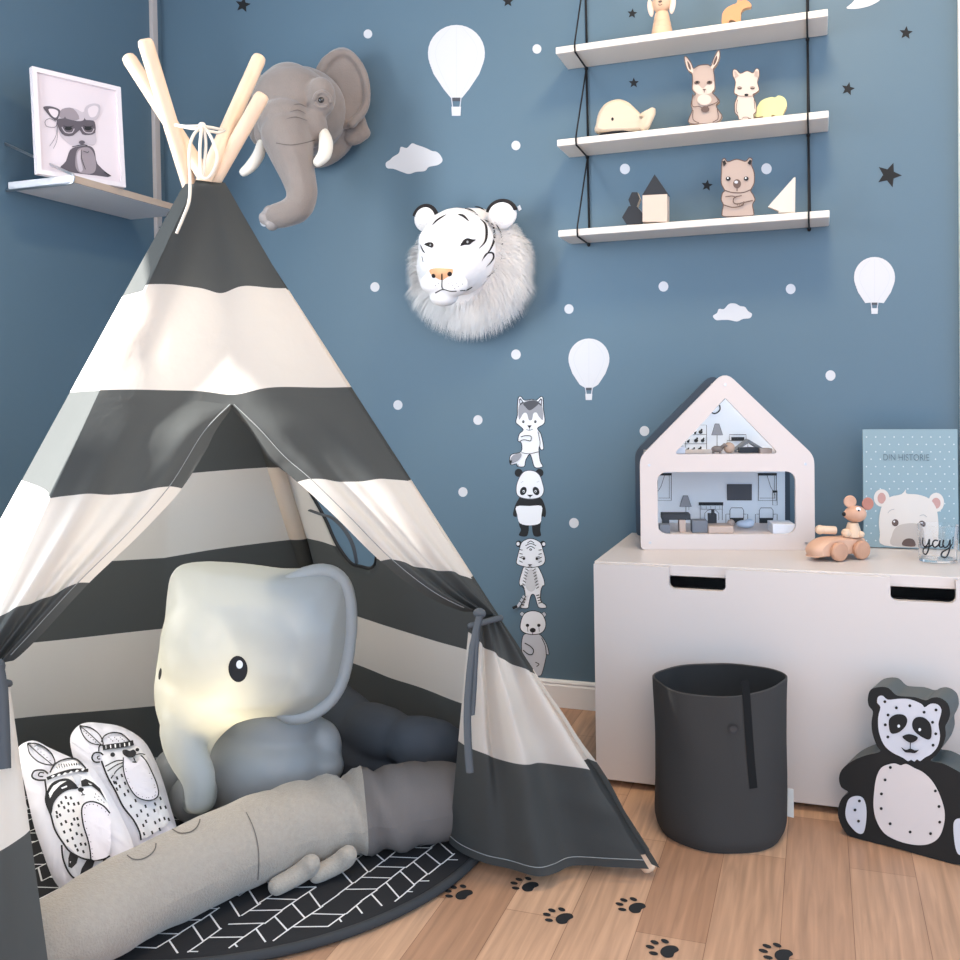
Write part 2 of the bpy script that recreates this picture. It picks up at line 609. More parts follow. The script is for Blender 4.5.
DOTS = [(368, 34, 4.3, 'right of the plush elephant head\'s raised ear'), (537, 49, 4.5, 'just left of the top wall shelf'),
        (516, 145.5, 4.5, 'left of the middle wall shelf and above the tiger head'), (625, 169, 5, 'above the black figurine on the bottom shelf'),
        (766.5, 168.8, 5.2, 'above the white toy sail on the bottom shelf'), (375, 287, 4.6, 'left of the tiger head, near the tent peak slope'),
        (516, 354.5, 4.8, 'above the wolf sticker\'s ears, below the tiger head'), (569, 309, 4.6, 'above the balloon with its tip by the wolf sticker'),
        (663.5, 286.5, 4.9, 'under the left half of the bottom wall shelf, between balloon and cloud'), (790.7, 289, 4.9, 'between the small cloud and the right-hand balloon'),
        (830.5, 375.5, 5, 'on the wall right of the doll house roof'), (644.5, 431, 4.8, 'beside the sloping left roof edge of the doll house'),
        (398, 405, 4.6, 'right of the tent, nearest its dark upper right stripe'), (478, 420, 4.6, 'left of the wolf sticker'),
        (463, 492, 4.6, 'left of the panda sticker'), (574, 523, 4.8, 'right of the panda sticker above the white bench'), (264.5, 222, 4.4, 'at the tip of the plush elephant\'s trunk'),
        (711, 386, 5, 'partly hidden behind the roof peak of the doll house')]
for x, y, r, w in DOTS:
    a = Art(wallmap, base=W0 - .0002); a.ell(x, y, r, r * 1.05, STW, n=24)
    sticker('dot_sticker', a, 'white dot sticker ' + w, group='white dot stickers on the blue wall')


def star_pts(x, y, r, rot=0, ri=.45):
    return [(x + (r if k % 2 == 0 else r * ri) * math.sin(math.radians(rot + 36 * k)), y - (r if k % 2 == 0 else r * ri) * math.cos(math.radians(rot + 36 * k))) for k in range(10)]


for x, y, r, rot, w in [(243, 5, 8, 10, 'star nearest the wooden tent poles'), (508, 1.5, 6, 0, 'star at the top between the big balloon and the shelf'),
                        (632.3, 13.6, 5.2, 5, 'star beside the wooden dog-eared figure on the top shelf'), (633.8, 83, 5.4, 0, 'star above the wooden whale'),
                        (707, 185.5, 6, 8, 'star left of the wombat figure'), (848, 89, 7, 12, 'star just right of the wall shelf between its top two boards'),
                        (906, 33, 7, 5, 'star in the top right corner of the wall'), (889, 175, 13, 20, 'largest star, right of the bottom shelf')]:
    a = Art(wallmap, base=W0 - .0002); a.poly(star_pts(x, y, r, rot), STB)
    sticker('star_sticker', a, 'black five-pointed ' + w, group='black star stickers on the blue wall')


def balloon(cx, top, w, h, label):
    # envelope, neck and a small basket
    a = Art(wallmap, base=W0)
    R = w / 2; cy = top + R
    pts = []
    for k in range(25):
        t = math.radians(205 - (230) * k / 24 * 1.0)
    for k in range(21):
        t = math.radians(160 + 220 * k / 20); pts.append((cx + R * math.cos(t), cy + R * math.sin(t)))
    yb = top + h * .80
    pts += [(cx + R * .80, cy + R * .72), (cx + R * .45, cy + R * 1.25), (cx + R * .2, yb), (cx - R * .2, yb), (cx - R * .45, cy + R * 1.25), (cx - R * .80, cy + R * .72)]
    a.poly(pts, STW)
    for sx in (-.5, 0, .5):
        a.line([(cx + sx * R * .4, top + 2), (cx + sx * R * 1.5, cy), (cx + sx * R * .3, yb - 1)], .5, STG)
    a.line([(cx - R * .17, yb), (cx - R * .13, top + h * .9)], .9, LGREY, 0); a.line([(cx + R * .17, yb), (cx + R * .13, top + h * .9)], .9, LGREY, 0)
    a.poly([(cx - R * .14, yb), (cx + R * .14, yb), (cx + R * .14, yb + h * .04), (cx - R * .14, yb + h * .04)], DGREY)
    a.poly([(cx - R * .17, top + h * .9), (cx + R * .17, top + h * .9), (cx + R * .15, top + h), (cx - R * .15, top + h)], STW)
    sticker('balloon_sticker', a, label, group='white hot air balloon stickers')


balloon(456.5, 25, 57, 91, 'large white hot air balloon sticker high on the wall above the tiger head')
balloon(589, 338.5, 41, 61.5, 'white hot air balloon sticker right above the stacked animal stickers')
balloon(874.5, 257, 41, 57, 'white hot air balloon sticker at the right below the largest star')


def cloud(pts, label):
    a = Art(wallmap, base=W0); a.poly(pts, STW, smooth=5)
    sticker('cloud_sticker', a, label, group='white cloud stickers')


cloud([(386, 163), (390, 160), (393, 157), (399, 153), (401, 147), (407, 148), (412, 143.5), (417, 145), (423, 147), (428, 149), (432, 151), (437, 152), (441, 156), (442.5, 161), (438, 165), (429, 167), (425, 171), (416, 172), (409, 174), (402, 172), (394, 169), (387, 168)],
      'white cloud sticker above the tiger head beside the elephant\'s shadow')
cloud([(713, 316), (717, 313), (719, 309), (724, 309), (729, 304), (735, 303.5), (740, 306), (745, 307), (748, 311), (752, 314), (750, 318), (743, 319), (737, 321.5), (729, 320), (722, 320), (716, 320)],
      'small white cloud sticker under the wall shelf above the doll house')
a = Art(wallmap, base=W0); a.poly([(846.5, 8), (853, 2), (858, -6), (862, -16), (864, -28), (872, -18), (878, -8), (881, -1), (872, 5), (862, 8), (853, 9)], STW, smooth=4)
sticker('moon_sticker', a, 'white crescent sticker at the top edge right of the shelf')

# ---- stacked animal stickers; drawn in a 6.4x enlargement of the photograph
def wolf(a):
    sil = [(118, 50), (135, 42), (158, 66), (205, 60), (232, 66), (262, 42), (276, 55), (278, 120), (288, 190), (278, 220), (240, 245), (262, 280), (280, 370), (262, 382), (252, 360), (250, 395), (258, 455), (274, 485), (262, 496), (222, 494), (205, 440), (190, 410), (165, 450), (155, 490), (110, 488), (108, 472), (70, 478), (62, 445), (75, 412), (135, 395), (138, 340), (116, 325), (125, 280), (150, 255), (120, 225), (102, 205), (112, 160), (112, 110)]
    a.poly([(p[0], p[1]) for p in sil], WHITE, smooth=3)
    a.outline(crom(sil, 3), 5, BLACK)
    a.poly([(118, 150), (122, 100), (150, 78), (205, 64), (250, 75), (272, 110), (276, 190), (250, 170), (235, 145), (215, 150), (205, 190), (185, 190), (172, 150), (150, 150), (125, 190)], GREY, smooth=4)
    a.poly([(150, 85), (205, 66), (250, 80), (225, 110), (190, 130), (165, 110)], DGREY, smooth=4)
    for e in ([(122, 60), (133, 52), (154, 80), (128, 100)], [(262, 52), (272, 62), (268, 104), (238, 82)]):
        a.poly(e, DGREY)
        cx = sum(p[0] for p in e) / 4; cy = sum(p[1] for p in e) / 4
        a.poly([(cx + (p[0] - cx) * .5, cy + (p[1] - cy) * .5) for p in e], LGREY)
    for ex in (150, 227):
        a.ell(ex, 202, 8, 9, BLACK)
        a.ell(ex - 2, 199, 2.5, 3, WHITE)
    a.poly([(176, 226), (204, 226), (190, 246)], BLACK); a.line([(190, 245), (190, 256)], 3, BLACK)
    a.line([(170, 252), (190, 258), (212, 250)], 3, BLACK)
    a.poly([(66, 452), (84, 418), (130, 402), (140, 420), (115, 452), (74, 470)], GREY, smooth=3); a.poly([(62, 450), (80, 450), (72, 478)], BLACK)
    a.line([(135, 300), (165, 292), (200, 296), (198, 325), (180, 322), (150, 318), (128, 330)], 5, BLACK)
    a.line([(245, 265), (258, 330), (256, 360)], 4, BLACK); a.line([(140, 400), (190, 408), (248, 395)], 4, BLACK)
    a.line([(122, 478), (110, 488)], 4, BLACK)


def panda(a):
    a.ell(120, 530, 26, 26, BLACK); a.ell(254, 530, 25, 26, BLACK)
    a.poly([(118, 700), (95, 745), (84, 800), (105, 812), (112, 800), (125, 870), (135, 895), (122, 930), (170, 936), (184, 900), (186, 868), (204, 868), (208, 905), (222, 936), (262, 932), (258, 890), (270, 812), (290, 812), (294, 770), (278, 715), (255, 690), (190, 700), (130, 688)], BLACK, smooth=4)
    hd = [(130, 550), (155, 522), (190, 514), (228, 522), (258, 552), (274, 600), (282, 640), (270, 675), (240, 692), (192, 698), (140, 690), (112, 672), (104, 640), (110, 595)]
    a.poly(hd, WHITE, smooth=4); a.outline(crom(hd, 4), 5, DGREY)
    a.poly([(106, 745), (190, 742), (266, 742), (266, 800), (256, 852), (190, 866), (128, 852), (112, 800)], WHITE, smooth=3)
    for ex, s in ((150, 1), (232, -1)):
        a.ell(ex, 646, 20, 28, BLACK, rot=25 * s); a.ell(ex + 3 * s, 648, 7, 8, WHITE); a.ell(ex + 3 * s, 649, 4, 5, BLACK)
    a.poly([(174, 670), (214, 670), (194, 686)], BLACK); a.line([(194, 685), (194, 694)], 3, BLACK)
    for q in ((138, 590), (148, 586), (240, 588), (250, 584)): a.ell(q[0], q[1], 2.5, 2.5, GREY)


def tigerling(a):
    a.ell(120, 56, 19, 21, BLACK); a.ell(116, 56, 10, 12, WHITE); a.ell(275, 58, 19, 21, BLACK); a.ell(281, 58, 10, 12, WHITE)
    tail = [(148, 420), (120, 450), (90, 462)]
    bd = [(160, 200), (140, 240), (124, 300), (132, 325), (146, 320), (160, 365), (160, 400), (140, 440), (134, 464), (178, 468), (186, 440), (200, 385), (222, 385), (238, 440), (252, 464), (294, 466), (292, 446), (262, 420), (262, 360), (274, 325), (286, 322), (282, 285), (262, 235), (236, 200)]
    a.poly(bd, WHITE, smooth=4); a.outline(crom(bd, 4), 4.5, BLACK)
    hd = [(138, 50), (165, 30), (195, 22), (230, 30), (262, 52), (276, 95), (290, 150), (282, 182), (255, 198), (196, 208), (142, 198), (108, 182), (110, 150), (124, 95)]
    a.poly(hd, WHITE, smooth=4); a.outline(crom(hd, 4), 4.5, BLACK)
    a.ell(200, 290, 40, 72, STW)
    for y, w_ in ((38, 22), (54, 34), (72, 26)): a.line([(198 - w_, y + 14), (198, y), (198 + w_, y + 14)], 5, BLACK)
    a.ell(198, 92, 9, 7, BLACK); a.ell(198, 92, 4, 3, WHITE)
    for sx in (-1, 1):
        for k in range(4): a.line([(198 + sx * 72, 92 + k * 24), (198 + sx * 52, 96 + k * 26)], 5, BLACK)
        for k in range(7): a.line([(198 + sx * (34 + k * 3.6), 214 + k * 19), (198 + sx * (14 + k * 4), 226 + k * 19)], 5, BLACK)
        a.ell(198 + sx * 42, 150, 9, 8, BLACK); a.line([(198 + sx * 60, 136), (198 + sx * 34, 140)], 4, BLACK)
    for k in range(4):
        a.line([(150 - k * 4, 385 + k * 18), (172 - k * 4, 392 + k * 18)], 6, BLACK); a.line([(236 + k * 5, 385 + k * 16), (256 + k * 5, 380 + k * 16)], 6, BLACK)
    a.line([(160, 385), (140, 420), (118, 452), (90, 462)], 16, LGREY); a.line([(116, 452), (86, 464)], 18, BLACK)
    for q in ((150, 400), (136, 424)): a.line([(q[0] - 8, q[1] - 6), (q[0] + 8, q[1] + 6)], 5, BLACK)
    a.poly([(182, 184), (212, 184), (197, 198)], BLACK); a.line([(180, 204), (197, 198), (214, 204)], 3, BLACK)


def bearling(a):
    bd = [(160, 632), (140, 680), (140, 740), (152, 790), (160, 860), (172, 892), (210, 905), (245, 902), (264, 896), (280, 850), (296, 780), (300, 765), (314, 762), (300, 700), (270, 650), (240, 632)]
    a.poly(bd, LGREY, smooth=4); a.outline(crom(bd, 4), 4.5, BLACK)
    a.ell(142, 505, 15, 15, LGREY); a.outline([(127, 505), (142, 490), (157, 505), (142, 520)], 4, DGREY, 3)
    a.ell(282, 508, 15, 17, LGREY); a.outline([(267, 508), (282, 491), (297, 508), (282, 525)], 4, DGREY, 3)
    hd = [(150, 512), (175, 492), (212, 484), (250, 492), (276, 512), (294, 560), (288, 600), (262, 628), (212, 636), (160, 626), (132, 600), (134, 556)]
    a.poly(hd, WHITE, smooth=4); a.outline(crom(hd, 4), 5, BLACK)
    for ex in (177, 250):
        a.ell(ex, 577, 11, 10, BLACK); a.line([(ex, 586), (ex + 3, 618)], 3, DGREY)
    a.ell(211, 608, 19, 15, BLACK); a.line([(211, 620), (211, 634)], 4, BLACK)
    a.line([(160, 690), (195, 710), (216, 735), (208, 762), (180, 760), (150, 735)], 6, BLACK)
    a.line([(268, 655), (292, 710), (298, 765)], 5, BLACK); a.line([(228, 812), (252, 825), (236, 840)], 5, BLACK)


for nm, fn, oy, lb in (('wolf_sticker', wolf, 390, 'grey wolf cub sticker with bushy tail, topmost of the stacked animals'), ('panda_sticker', panda, 390, 'standing panda sticker between wolf and tiger cub stickers'),
                       ('tiger_sticker', tigerling, 535, 'striped tiger cub sticker between the panda and the bear stickers'), ('bear_sticker', bearling, 535, 'pale bear cub sticker just above the baseboard, lowest of the stacked animals')):
    a = Art(scaled(wallmap, 500, oy, 6.4), base=W0, eps=.00015); fn(a)
    sticker(nm, a, lb, group='stacked animal stickers')

# ================================================================== corded wall shelf
SL, SR, SD, ST = -.168, .5075, .1333, .018
SZ = [1.797, 1.5543, 1.3153]
sh = empty('string_shelf', ((SL + SR) / 2, 0, SZ[2] - .02), 'white three-board wall shelf hung from black cords on the blue wall', 'shelf')
CORD = mat('black_cord', C(22, 22, 24), 0.8)
for z in SZ:
    b = B(); b.box((SL, -SD, z - ST), (SR, -.002, z)); b.build('shelf_board', PAINTW, sh, bevel=.0025)
for xw in (on(587.5, 150, 1, -.004).x, on(808.5, 150, 1, -.004).x):
    b = B(); zz = [2.04] + SZ
    for i in range(3):
        zt = zz[i] - ST - .004 if i else 2.04; z0 = zz[i + 1]
        top = V(xw, -.005, zt)
        b.tube([top, V(xw, -SD - .003, z0 + .003), V(xw, -SD - .004, z0 - ST * .5), V(xw, -SD - .001, z0 - ST - .002), V(xw, -.005, z0 - ST - .004)], .0022, None, 8)
        b.tube([top, V(xw + .002, -.004, z0 - .001)], .003, None, 8)
        b.ell(V(xw, -.006, z0 - ST - .005), (.005, .005, .006), None, 2)
    b.build('cord', CORD, sh, smooth=True)
    b = B(); b.tube([V(xw, 0, 2.045), V(xw, -.012, 2.045)], .006); b.build('wall_hook', CORD, sh)

# ---- figures on the boards
SKIN1 = mat('figure_beige', C(176, 158, 148), 0.6); SKIN2 = mat('figure_cream', C(208, 192, 180), 0.6); BRN = mat('figure_brown', C(96, 78, 72), 0.6)
TAN = mat('figure_tan', C(176, 152, 144), 0.6); PLY = mat('figure_edge_wood', C(190, 160, 130), 0.6)


def figure(name, outline, y, z, label, cat, draw, org, k, face=None, thick=.009, smooth=4, group=None):
    """cut-out wooden figure standing upright on a board at wall distance y; drawn in enlarged-photo units"""
    P = V(0, y, z); n = V(0, -1, 0)
    mp0 = scaled(px_plane(P, n), org[0], org[1], k)
    pts = crom(outline, smooth) if smooth else outline
    low = min(mp0(p[0], p[1], 0).z for p in pts)
    shift = V(0, 0, z - low)
    mp = lambda x, yy, h: mp0(x, yy, h) + shift
    w = [mp(p[0], p[1], 0) for p in pts]
    b = B(); b.prism(w, V(0, thick, 0), face, PLY)
    a = Art(mp, b, base=.0003, eps=.00025); draw(a)
    c = sum(w, V(0, 0, 0)) / len(w)
    return b.build(name, None, origin=(c.x, y, z), label=label, cat=cat, group=group)


ZM, ZB, ZT = SZ[1] + .0012, SZ[2] + .0022, SZ[0] + .0012
# crop: origin (670,40), 4.8x
def hare(a):
    a.poly([(112, 235), (118, 200), (135, 215), (158, 235), (180, 215), (214, 200), (212, 240), (190, 258), (165, 262), (135, 260)], SKIN2, smooth=3)
    for e in ([(72, 88), (84, 92), (105, 125), (112, 155), (100, 160), (82, 135)], [(232, 58), (238, 80), (226, 115), (205, 140), (196, 128), (210, 90)]):
        a.poly(e, SKIN2, smooth=3); cx = sum(p[0] for p in e) / 6; cy = sum(p[1] for p in e) / 6
        a.poly([(cx + (p[0] - cx) * .45, cy + (p[1] - cy) * .55) for p in e], BRN, smooth=3)
    for ex in (130, 190):
        a.ell(ex, 207, 14, 9, BRN, rot=-10); a.ell(ex, 205, 6, 5, BLACK)
    a.poly([(155, 238), (175, 238), (165, 248)], BRN); a.line([(165, 246), (165, 256)], 3, BRN)
    a.line([(110, 262), (108, 320), (140, 322), (165, 335), (180, 345)], 4, BRN); a.line([(210, 262), (232, 295), (205, 312), (180, 322), (160, 335)], 4, BRN)
    a.ell(170, 336, 20, 15, BRN); a.ell(166, 290, 34, 26, SKIN2)
    a.outline(crom(HARE, 4), 4, BRN)
    a.line([(112, 340), (112, 385), (140, 402)], 4, BRN); a.line([(228, 335), (232, 380), (205, 398)], 4, BRN)


HARE = [(70, 84), (84, 88), (104, 118), (114, 140), (140, 126), (180, 122), (198, 128), (212, 90), (234, 52), (240, 80), (226, 118), (210, 142), (214, 180), (216, 235), (204, 256), (222, 275), (238, 298), (222, 318), (240, 350), (250, 366), (240, 390), (212, 402), (165, 406), (112, 406), (90, 398), (92, 380), (108, 340), (102, 315), (112, 275), (124, 262), (108, 240), (110, 200), (106, 165), (88, 150), (76, 120)]
figure('rabbit_figure', HARE, -.120, ZM, 'grey-brown long-eared rabbit cutout with folded paws on the middle shelf', 'figurine', hare, (670, 40), 4.8, SKIN1)
FOX = [(304, 140), (320, 142), (338, 158), (370, 146), (398, 156), (412, 136), (426, 140), (428, 168), (420, 200), (428, 236), (412, 252), (398, 262), (412, 300), (414, 340), (402, 355), (402, 378), (380, 374), (372, 380), (334, 380), (326, 360), (312, 345), (312, 300), (324, 264), (308, 250), (314, 200), (302, 168)]
def fox(a):
    a.outline(crom(FOX, 4), 3.5, BRN)
    for ex in (334, 396): a.ell(ex, 231, 11, 5, BRN); a.line([(ex - 12, 226), (ex, 222), (ex + 12, 227)], 2.5, BRN)
    a.ell(367, 262, 10, 6, BLACK); a.line([(326, 264), (340, 268), (395, 268), (410, 262)], 2.5, BRN)
    for e in ([(308, 148), (318, 150), (330, 170), (312, 180)], [(422, 146), (408, 150), (404, 172), (422, 180)]): a.poly(e, SKIN1)
    a.line([(324, 285), (318, 330), (326, 352)], 3, BRN); a.line([(404, 285), (408, 330)], 3, BRN); a.line([(345, 376), (356, 370), (372, 370), (382, 376)], 2.5, BRN)
figure('fox_figure', FOX, -.120, ZM, 'cream fox cub cutout standing between rabbit and pale yellow hedgehog', 'figurine', fox, (670, 40), 4.8, SKIN2)
YEL = mat('pale_yellow_paint', C(206, 206, 150), 0.55)
HEDGE = [(402, 350), (425, 300), (440, 282), (462, 272), (488, 266), (505, 268), (520, 258), (545, 266), (558, 284), (560, 310), (548, 335), (536, 362), (510, 366), (506, 356), (490, 352), (480, 366), (450, 368), (445, 358), (420, 362), (405, 358)]
figure('hedgehog_toy', HEDGE, -.108, ZM, 'pale yellow hedgehog-shaped wooden block right of the fox cub', 'toy', lambda a: a.line([(440, 300), (480, 292), (520, 290)], 1.5, mat('yellow_line', C(214, 216, 150), .6)), (670, 40), 4.8, YEL, thick=.02, smooth=3)
WOM = [(250, 584), (262, 572), (278, 588), (320, 576), (362, 586), (380, 570), (394, 576), (390, 600), (404, 640), (404, 690), (388, 725), (398, 745), (408, 770), (396, 795), (402, 830), (396, 846), (330, 850), (258, 850), (250, 830), (256, 795), (246, 770), (252, 738), (262, 725), (246, 690), (248, 630)]
def wombat(a):
    a.outline(crom(WOM, 4), 5, BRN); a.line([(262, 725), (300, 736), (350, 736), (388, 722)], 5, BRN)
    a.ell(322, 694, 19, 22, BRN); a.ell(318, 686, 9, 7, LGREY); a.line([(322, 714), (322, 730)], 5, BRN)
    for ex, s in ((280, 1), (366, -1)):
        a.ell(ex, 670, 12, 10, BLACK); a.ell(ex - 2, 667, 4, 4, WHITE); a.line([(ex + 4 * s, 680), (ex + 6 * s, 714)], 3, TAN)
    for e in ([(252, 588), (264, 582), (272, 598), (258, 612)], [(384, 578), (392, 584), (386, 606), (372, 596)]): a.poly(e, BLACK)
    a.line([(256, 795), (300, 808), (345, 800), (356, 780)], 5, BRN); a.line([(398, 775), (350, 786), (318, 792), (304, 780), (312, 760), (345, 752)], 5, BRN)
    a.line([(266, 758), (300, 754), (318, 762)], 4, BRN)
    for k in range(4): a.line([(322 + k * 9, 788), (326 + k * 9, 800)], 3, BRN)
figure('wombat_figure', WOM, -.120, ZB, 'beige wombat cutout with crossed paws on the bottom shelf', 'figurine', wombat, (670, 40), 4.8, SKIN1)
SAILC = mat('sail_white', C(208, 202, 192), 0.5)
figure('sailboat_toy', [(470, 804), (594, 664), (602, 662), (600, 832), (520, 832), (522, 824)], -.120, ZB, 'white triangular wooden sail toy at the right of the bottom shelf', 'toy', lambda a: a.line([(590, 672), (590, 826)], 2, LGREY, 0), (670, 40), 4.8, SAILC, thick=.014, smooth=0)
OR_ = mat('orange_wood', C(214, 146, 102), 0.5)
ROE = [(632, 160), (630, 120), (636, 85), (660, 52), (700, 30), (730, 18), (738, -6), (748, -14), (756, 0), (772, -4), (780, -26), (792, -20), (794, -4), (812, 6), (832, 28), (826, 44), (800, 48), (772, 62), (760, 90), (756, 146), (730, 150), (722, 140), (700, 132), (680, 136), (672, 158)]
figure('deer_toy', ROE, -.120, ZT, 'small orange wooden deer on the top shelf', 'toy', lambda a: None, (630, 0), 6.857, OR_, thick=.016, smooth=3)
# wooden doll with hanging ears on the top shelf (turned body)
d = depth(on(664, 25, 1, -.095)); P0 = on(662, 32, 1, -.095); P0.z = ZT; kk = d / F
BEI = wood_mat('doll_wood', C(226, 192, 160), C(204, 168, 138), 14)
t = empty('wooden_doll', P0, 'beige turned wooden doll with hanging ears at the top edge of the picture', 'figurine')
b = B(); b.lathe(P0, V(0, 0, 1), [(0, 0), (10 * kk, 0), (10.5 * kk, 3 * kk), (9.8 * kk, 8 * kk), (9.2 * kk, 8.6 * kk), (9.4 * kk, 9.2 * kk), (8.6 * kk, 14 * kk), (8.0 * kk, 14.6 * kk), (8.2 * kk, 15.2 * kk), (7.4 * kk, 20 * kk), (6.4 * kk, 24 * kk), (3, 0)][:-1] + [(0, 25 * kk)]); b.build('body', BEI, t, smooth=True, auto=35)
b = B(); b.ell(P0 + V(0, 0, 34 * kk), (9.5 * kk, 9 * kk, 10.5 * kk)); b.build('head', BEI, t, smooth=True)
EARM = mat('doll_ear_cloth', C(228, 206, 192), 0.8)
for sx in (-1, 1):
    b = B(); b.ell(P0 + V(sx * 11 * kk, -.003, 30 * kk), (3 * kk, 2.2 * kk, 9 * kk), rot=Matrix.Rotation(math.radians(8 * sx), 3, 'Y')); b.build('ear', EARM, t, smooth=True)
a = Art(lambda x, y, h: P0 + V(x * kk, -9.2 * kk - h, 34 * kk + y * kk)); a.ell(0, -2, 1.8, 1.3, BRN); a.line([(-2, -5), (0, -5.8), (2, -5)], .7, BRN)
a.b.build('face', None, t)
# whale
WH = wood_mat('whale_wood', C(212, 196, 174), C(200, 182, 158), 8, (6, 1, 1))
wc = on(624, 128, 1, -.098); wc.z = ZM; kk = depth(wc) / F
wt = empty('whale_toy', wc, 'cream wooden whale with black belly on the middle shelf', 'toy')
wpx = lambda x, y: on(x, y, 1, -.098)
zs_ = ZM - wpx(624, 133.3).z
prof = [(597, 131), (596.5, 122), (599, 112), (605, 104), (613, 100), (621, 99), (630, 102), (637, 108), (643, 114), (647, 117), (646, 111), (650, 108), (655, 106), (655.5, 112), (652, 120), (648, 127), (640, 130), (625, 131)]
P = crom(prof, 5)
b = B()
for yy, sc_ in ((0, 0),):
    nl = 9
    cx_, cy_ = 622, 120
    rows = []
    for i in range(nl):
        a_ = math.pi * i / (nl - 1); off = -math.cos(a_) * .026; s_ = .80 + .20 * math.sin(a_) if 0 < i < nl - 1 else .80
        row = []
        for p in P:
            q = (cx_ + (p[0] - cx_) * s_, min(p[1], 131.2) if s_ > .9 else cy_ + (p[1] - cy_) * s_)
            w = wpx(q[0], q[1]); row.append(V(w.x, w.y + off * (1 if p[0] < 645 else .4), max(ZM + .0045, w.z + zs_)))
        row.append(row[0]); rows.append(row)
    b.grid(rows); n_ = len(P)
    b.add(rows[0][:-1], [[i for i in range(n_)]]); b.add(rows[-1][:-1], [[i for i in range(n_)]])
b.build('body', WH, wt, smooth=True, auto=50)
b = B(); b.ell(V(wc.x - .008, wc.y, ZM + .0075), (.060, .022, .0075)); b.build('belly', BLACK, wt, smooth=True)
a = Art(lambda x, y, h: V(wpx(x, y).x, wpx(x, y).y - .0262 - h, wpx(x, y).z + zs_), base=.0002); a.ell(614.5, 119.5, 1.3, 1.7, BLACK); a.b.build('eye', None, wt)
# black block figurine and little house
def blk(name, polys, y, label, cat, th):
    zoff = None; P = V(0, y, ZB); mp0 = scaled(px_plane(P, V(0, -1, 0)), 580, 60, 5.05)
    low = min(mp0(p[0], p[1], 0).z for q in polys for p in q[0]); sh_ = V(0, 0, ZB - low)
    allp = [mp0(p[0], p[1], 0) + sh_ for q in polys for p in q[0]]
    t = empty(name, (sum(p.x for p in allp) / len(allp), y, ZB), label, cat)
    for pts, m1, m2, nm in polys:
        b = B(); b.prism([mp0(p[0], p[1], 0) + sh_ for p in pts], V(0, th, 0), m1, m2); b.build(nm, None, t)
    return t
BLKP = mat('charcoal_paint', C(36, 39, 45), 0.6); WEDG = mat('pale_edge', C(222, 214, 204), 0.6)
HPK = wood_mat('house_wood', C(214, 194, 178), C(202, 182, 166), 6, (8, 1, 1))
blk('geometric_figurine', [([(212, 795), (246, 738), (286, 738), (318, 775), (318, 795), (318, 832), (236, 832)], BLKP, WEDG, 'body'), ([(262, 668), (290, 668), (302, 700), (288, 738), (256, 738), (244, 706)], BLKP, WEDG, 'head')], -.110, 'black faceted wooden figurine left of the little house', 'figurine', .022)
blk('block_house', [([(316, 698), (440, 692), (440, 832), (316, 832)], HPK, HPK, 'house_body'), ([(314, 697), (377, 592), (444, 691)], BLKP, BLKP, 'roof')], -.125, 'pale wooden block house with black pointed roof on the bottom shelf', 'toy', .04)

# ================================================================== shelf on the left wall with framed print
LZ = 1.4576; LX1 = XW + .218
ny = on(73, 173.7, 0, LX1).y
ls = empty('wall_shelf', (XW + .1, (ny - .15) / 2, LZ - .02), 'plywood shelf on metal brackets and upright on the left wall', 'shelf')
PLYE = wood_mat('plywood_edge', C(206, 184, 164), C(186, 164, 146), 30, (1, 12, 1)); SHW = mat('shelf_laminate', C(214, 214, 216), 0.4); MET = mat('bracket_metal', C(200, 202, 205), 0.3, metal=0.9); METD = mat('dark_metal', C(40, 42, 46), 0.4, metal=.6)
yb = on(167, 203, 0, LX1).y + .10
b = B(); b.box((XW + .006, ny, LZ - .018), (LX1 - .003, yb, LZ)); b.build('board', SHW, ls)
b = B(); b.box((LX1 - .003, ny, LZ - .018), (LX1, yb, LZ)); b.build('board_edge', PLYE, ls)
UY = on(156, 100, 0, XW + .01).y
b = B(); b.box((XW, UY - .012, LZ - .06), (XW + .014, UY + .012, 2.5)); b.build('upright', mat('rail_beige', C(196, 186, 180), .5), ls, bevel=.001)
def bracket(y, m_, r=.0035, zh=.055):
    b = B()
    b.tube([V(XW + .004, y, LZ + zh), V(LX1 - .012, y, LZ + .006), V(LX1 + .003, y, LZ + .0005), V(LX1 + .006, y, LZ - .008), V(LX1 + .003, y, LZ - .020), V(LX1 - .012, y, LZ - .0225), V(XW + .004, y, LZ - .0225)], r, m_, 10)
    b.build('bracket', m_, ls, smooth=True)
bracket(ny - .004, MET, .0035, .10); bracket(UY, METD, .003)
# framed print leaning on the wall
pb = on(126, 187.5, 2, LZ + .001); pl = on(37.3, 173.5, 2, LZ + .001)
ed0 = (pb - pl).normalized()
nfr = V(ed0.y, -ed0.x, 0)
nfr = (nfr + V(0, 0, .06)).normalized()
P1 = pb.copy()
fx = lambda x, y, h=0: onp(x, y, P1, nfr) + nfr * h
TL, TR, BR_, BL_ = fx(28.5, 67), fx(115, 84), pb, pl
ed = BR_ - BL_
upd = nfr.cross(ed0).normalized()
if upd.z < 0: upd = -upd
H0 = ((TL - BL_).dot(upd) + (TR - BR_).dot(upd)) / 2
BL2 = BL_; TR2 = BR_ + upd * H0; TL2 = BL_ + upd * H0
BL_ = BL2
fr = empty('picture_frame', (BL2 + BR_) / 2, 'white framed ink print of a masked cat leaning on the left shelf', 'picture')
FRW = mat('frame_white', C(226, 216, 216), 0.4); PAP = mat('print_paper', C(220, 206, 208), 0.5)
e1 = (BR_ - BL2).normalized(); e2 = (TL2 - BL2).normalized(); e3 = e1.cross(e2).normalized()
if e3.dot(nfr) < 0: e3 = -e3
W_, H_ = (BR_ - BL2).length, (TL2 - BL2).length
pt = lambda u, v, h=0: BL2 + e1 * u + e2 * v + e3 * h
b = B(); fw = .012
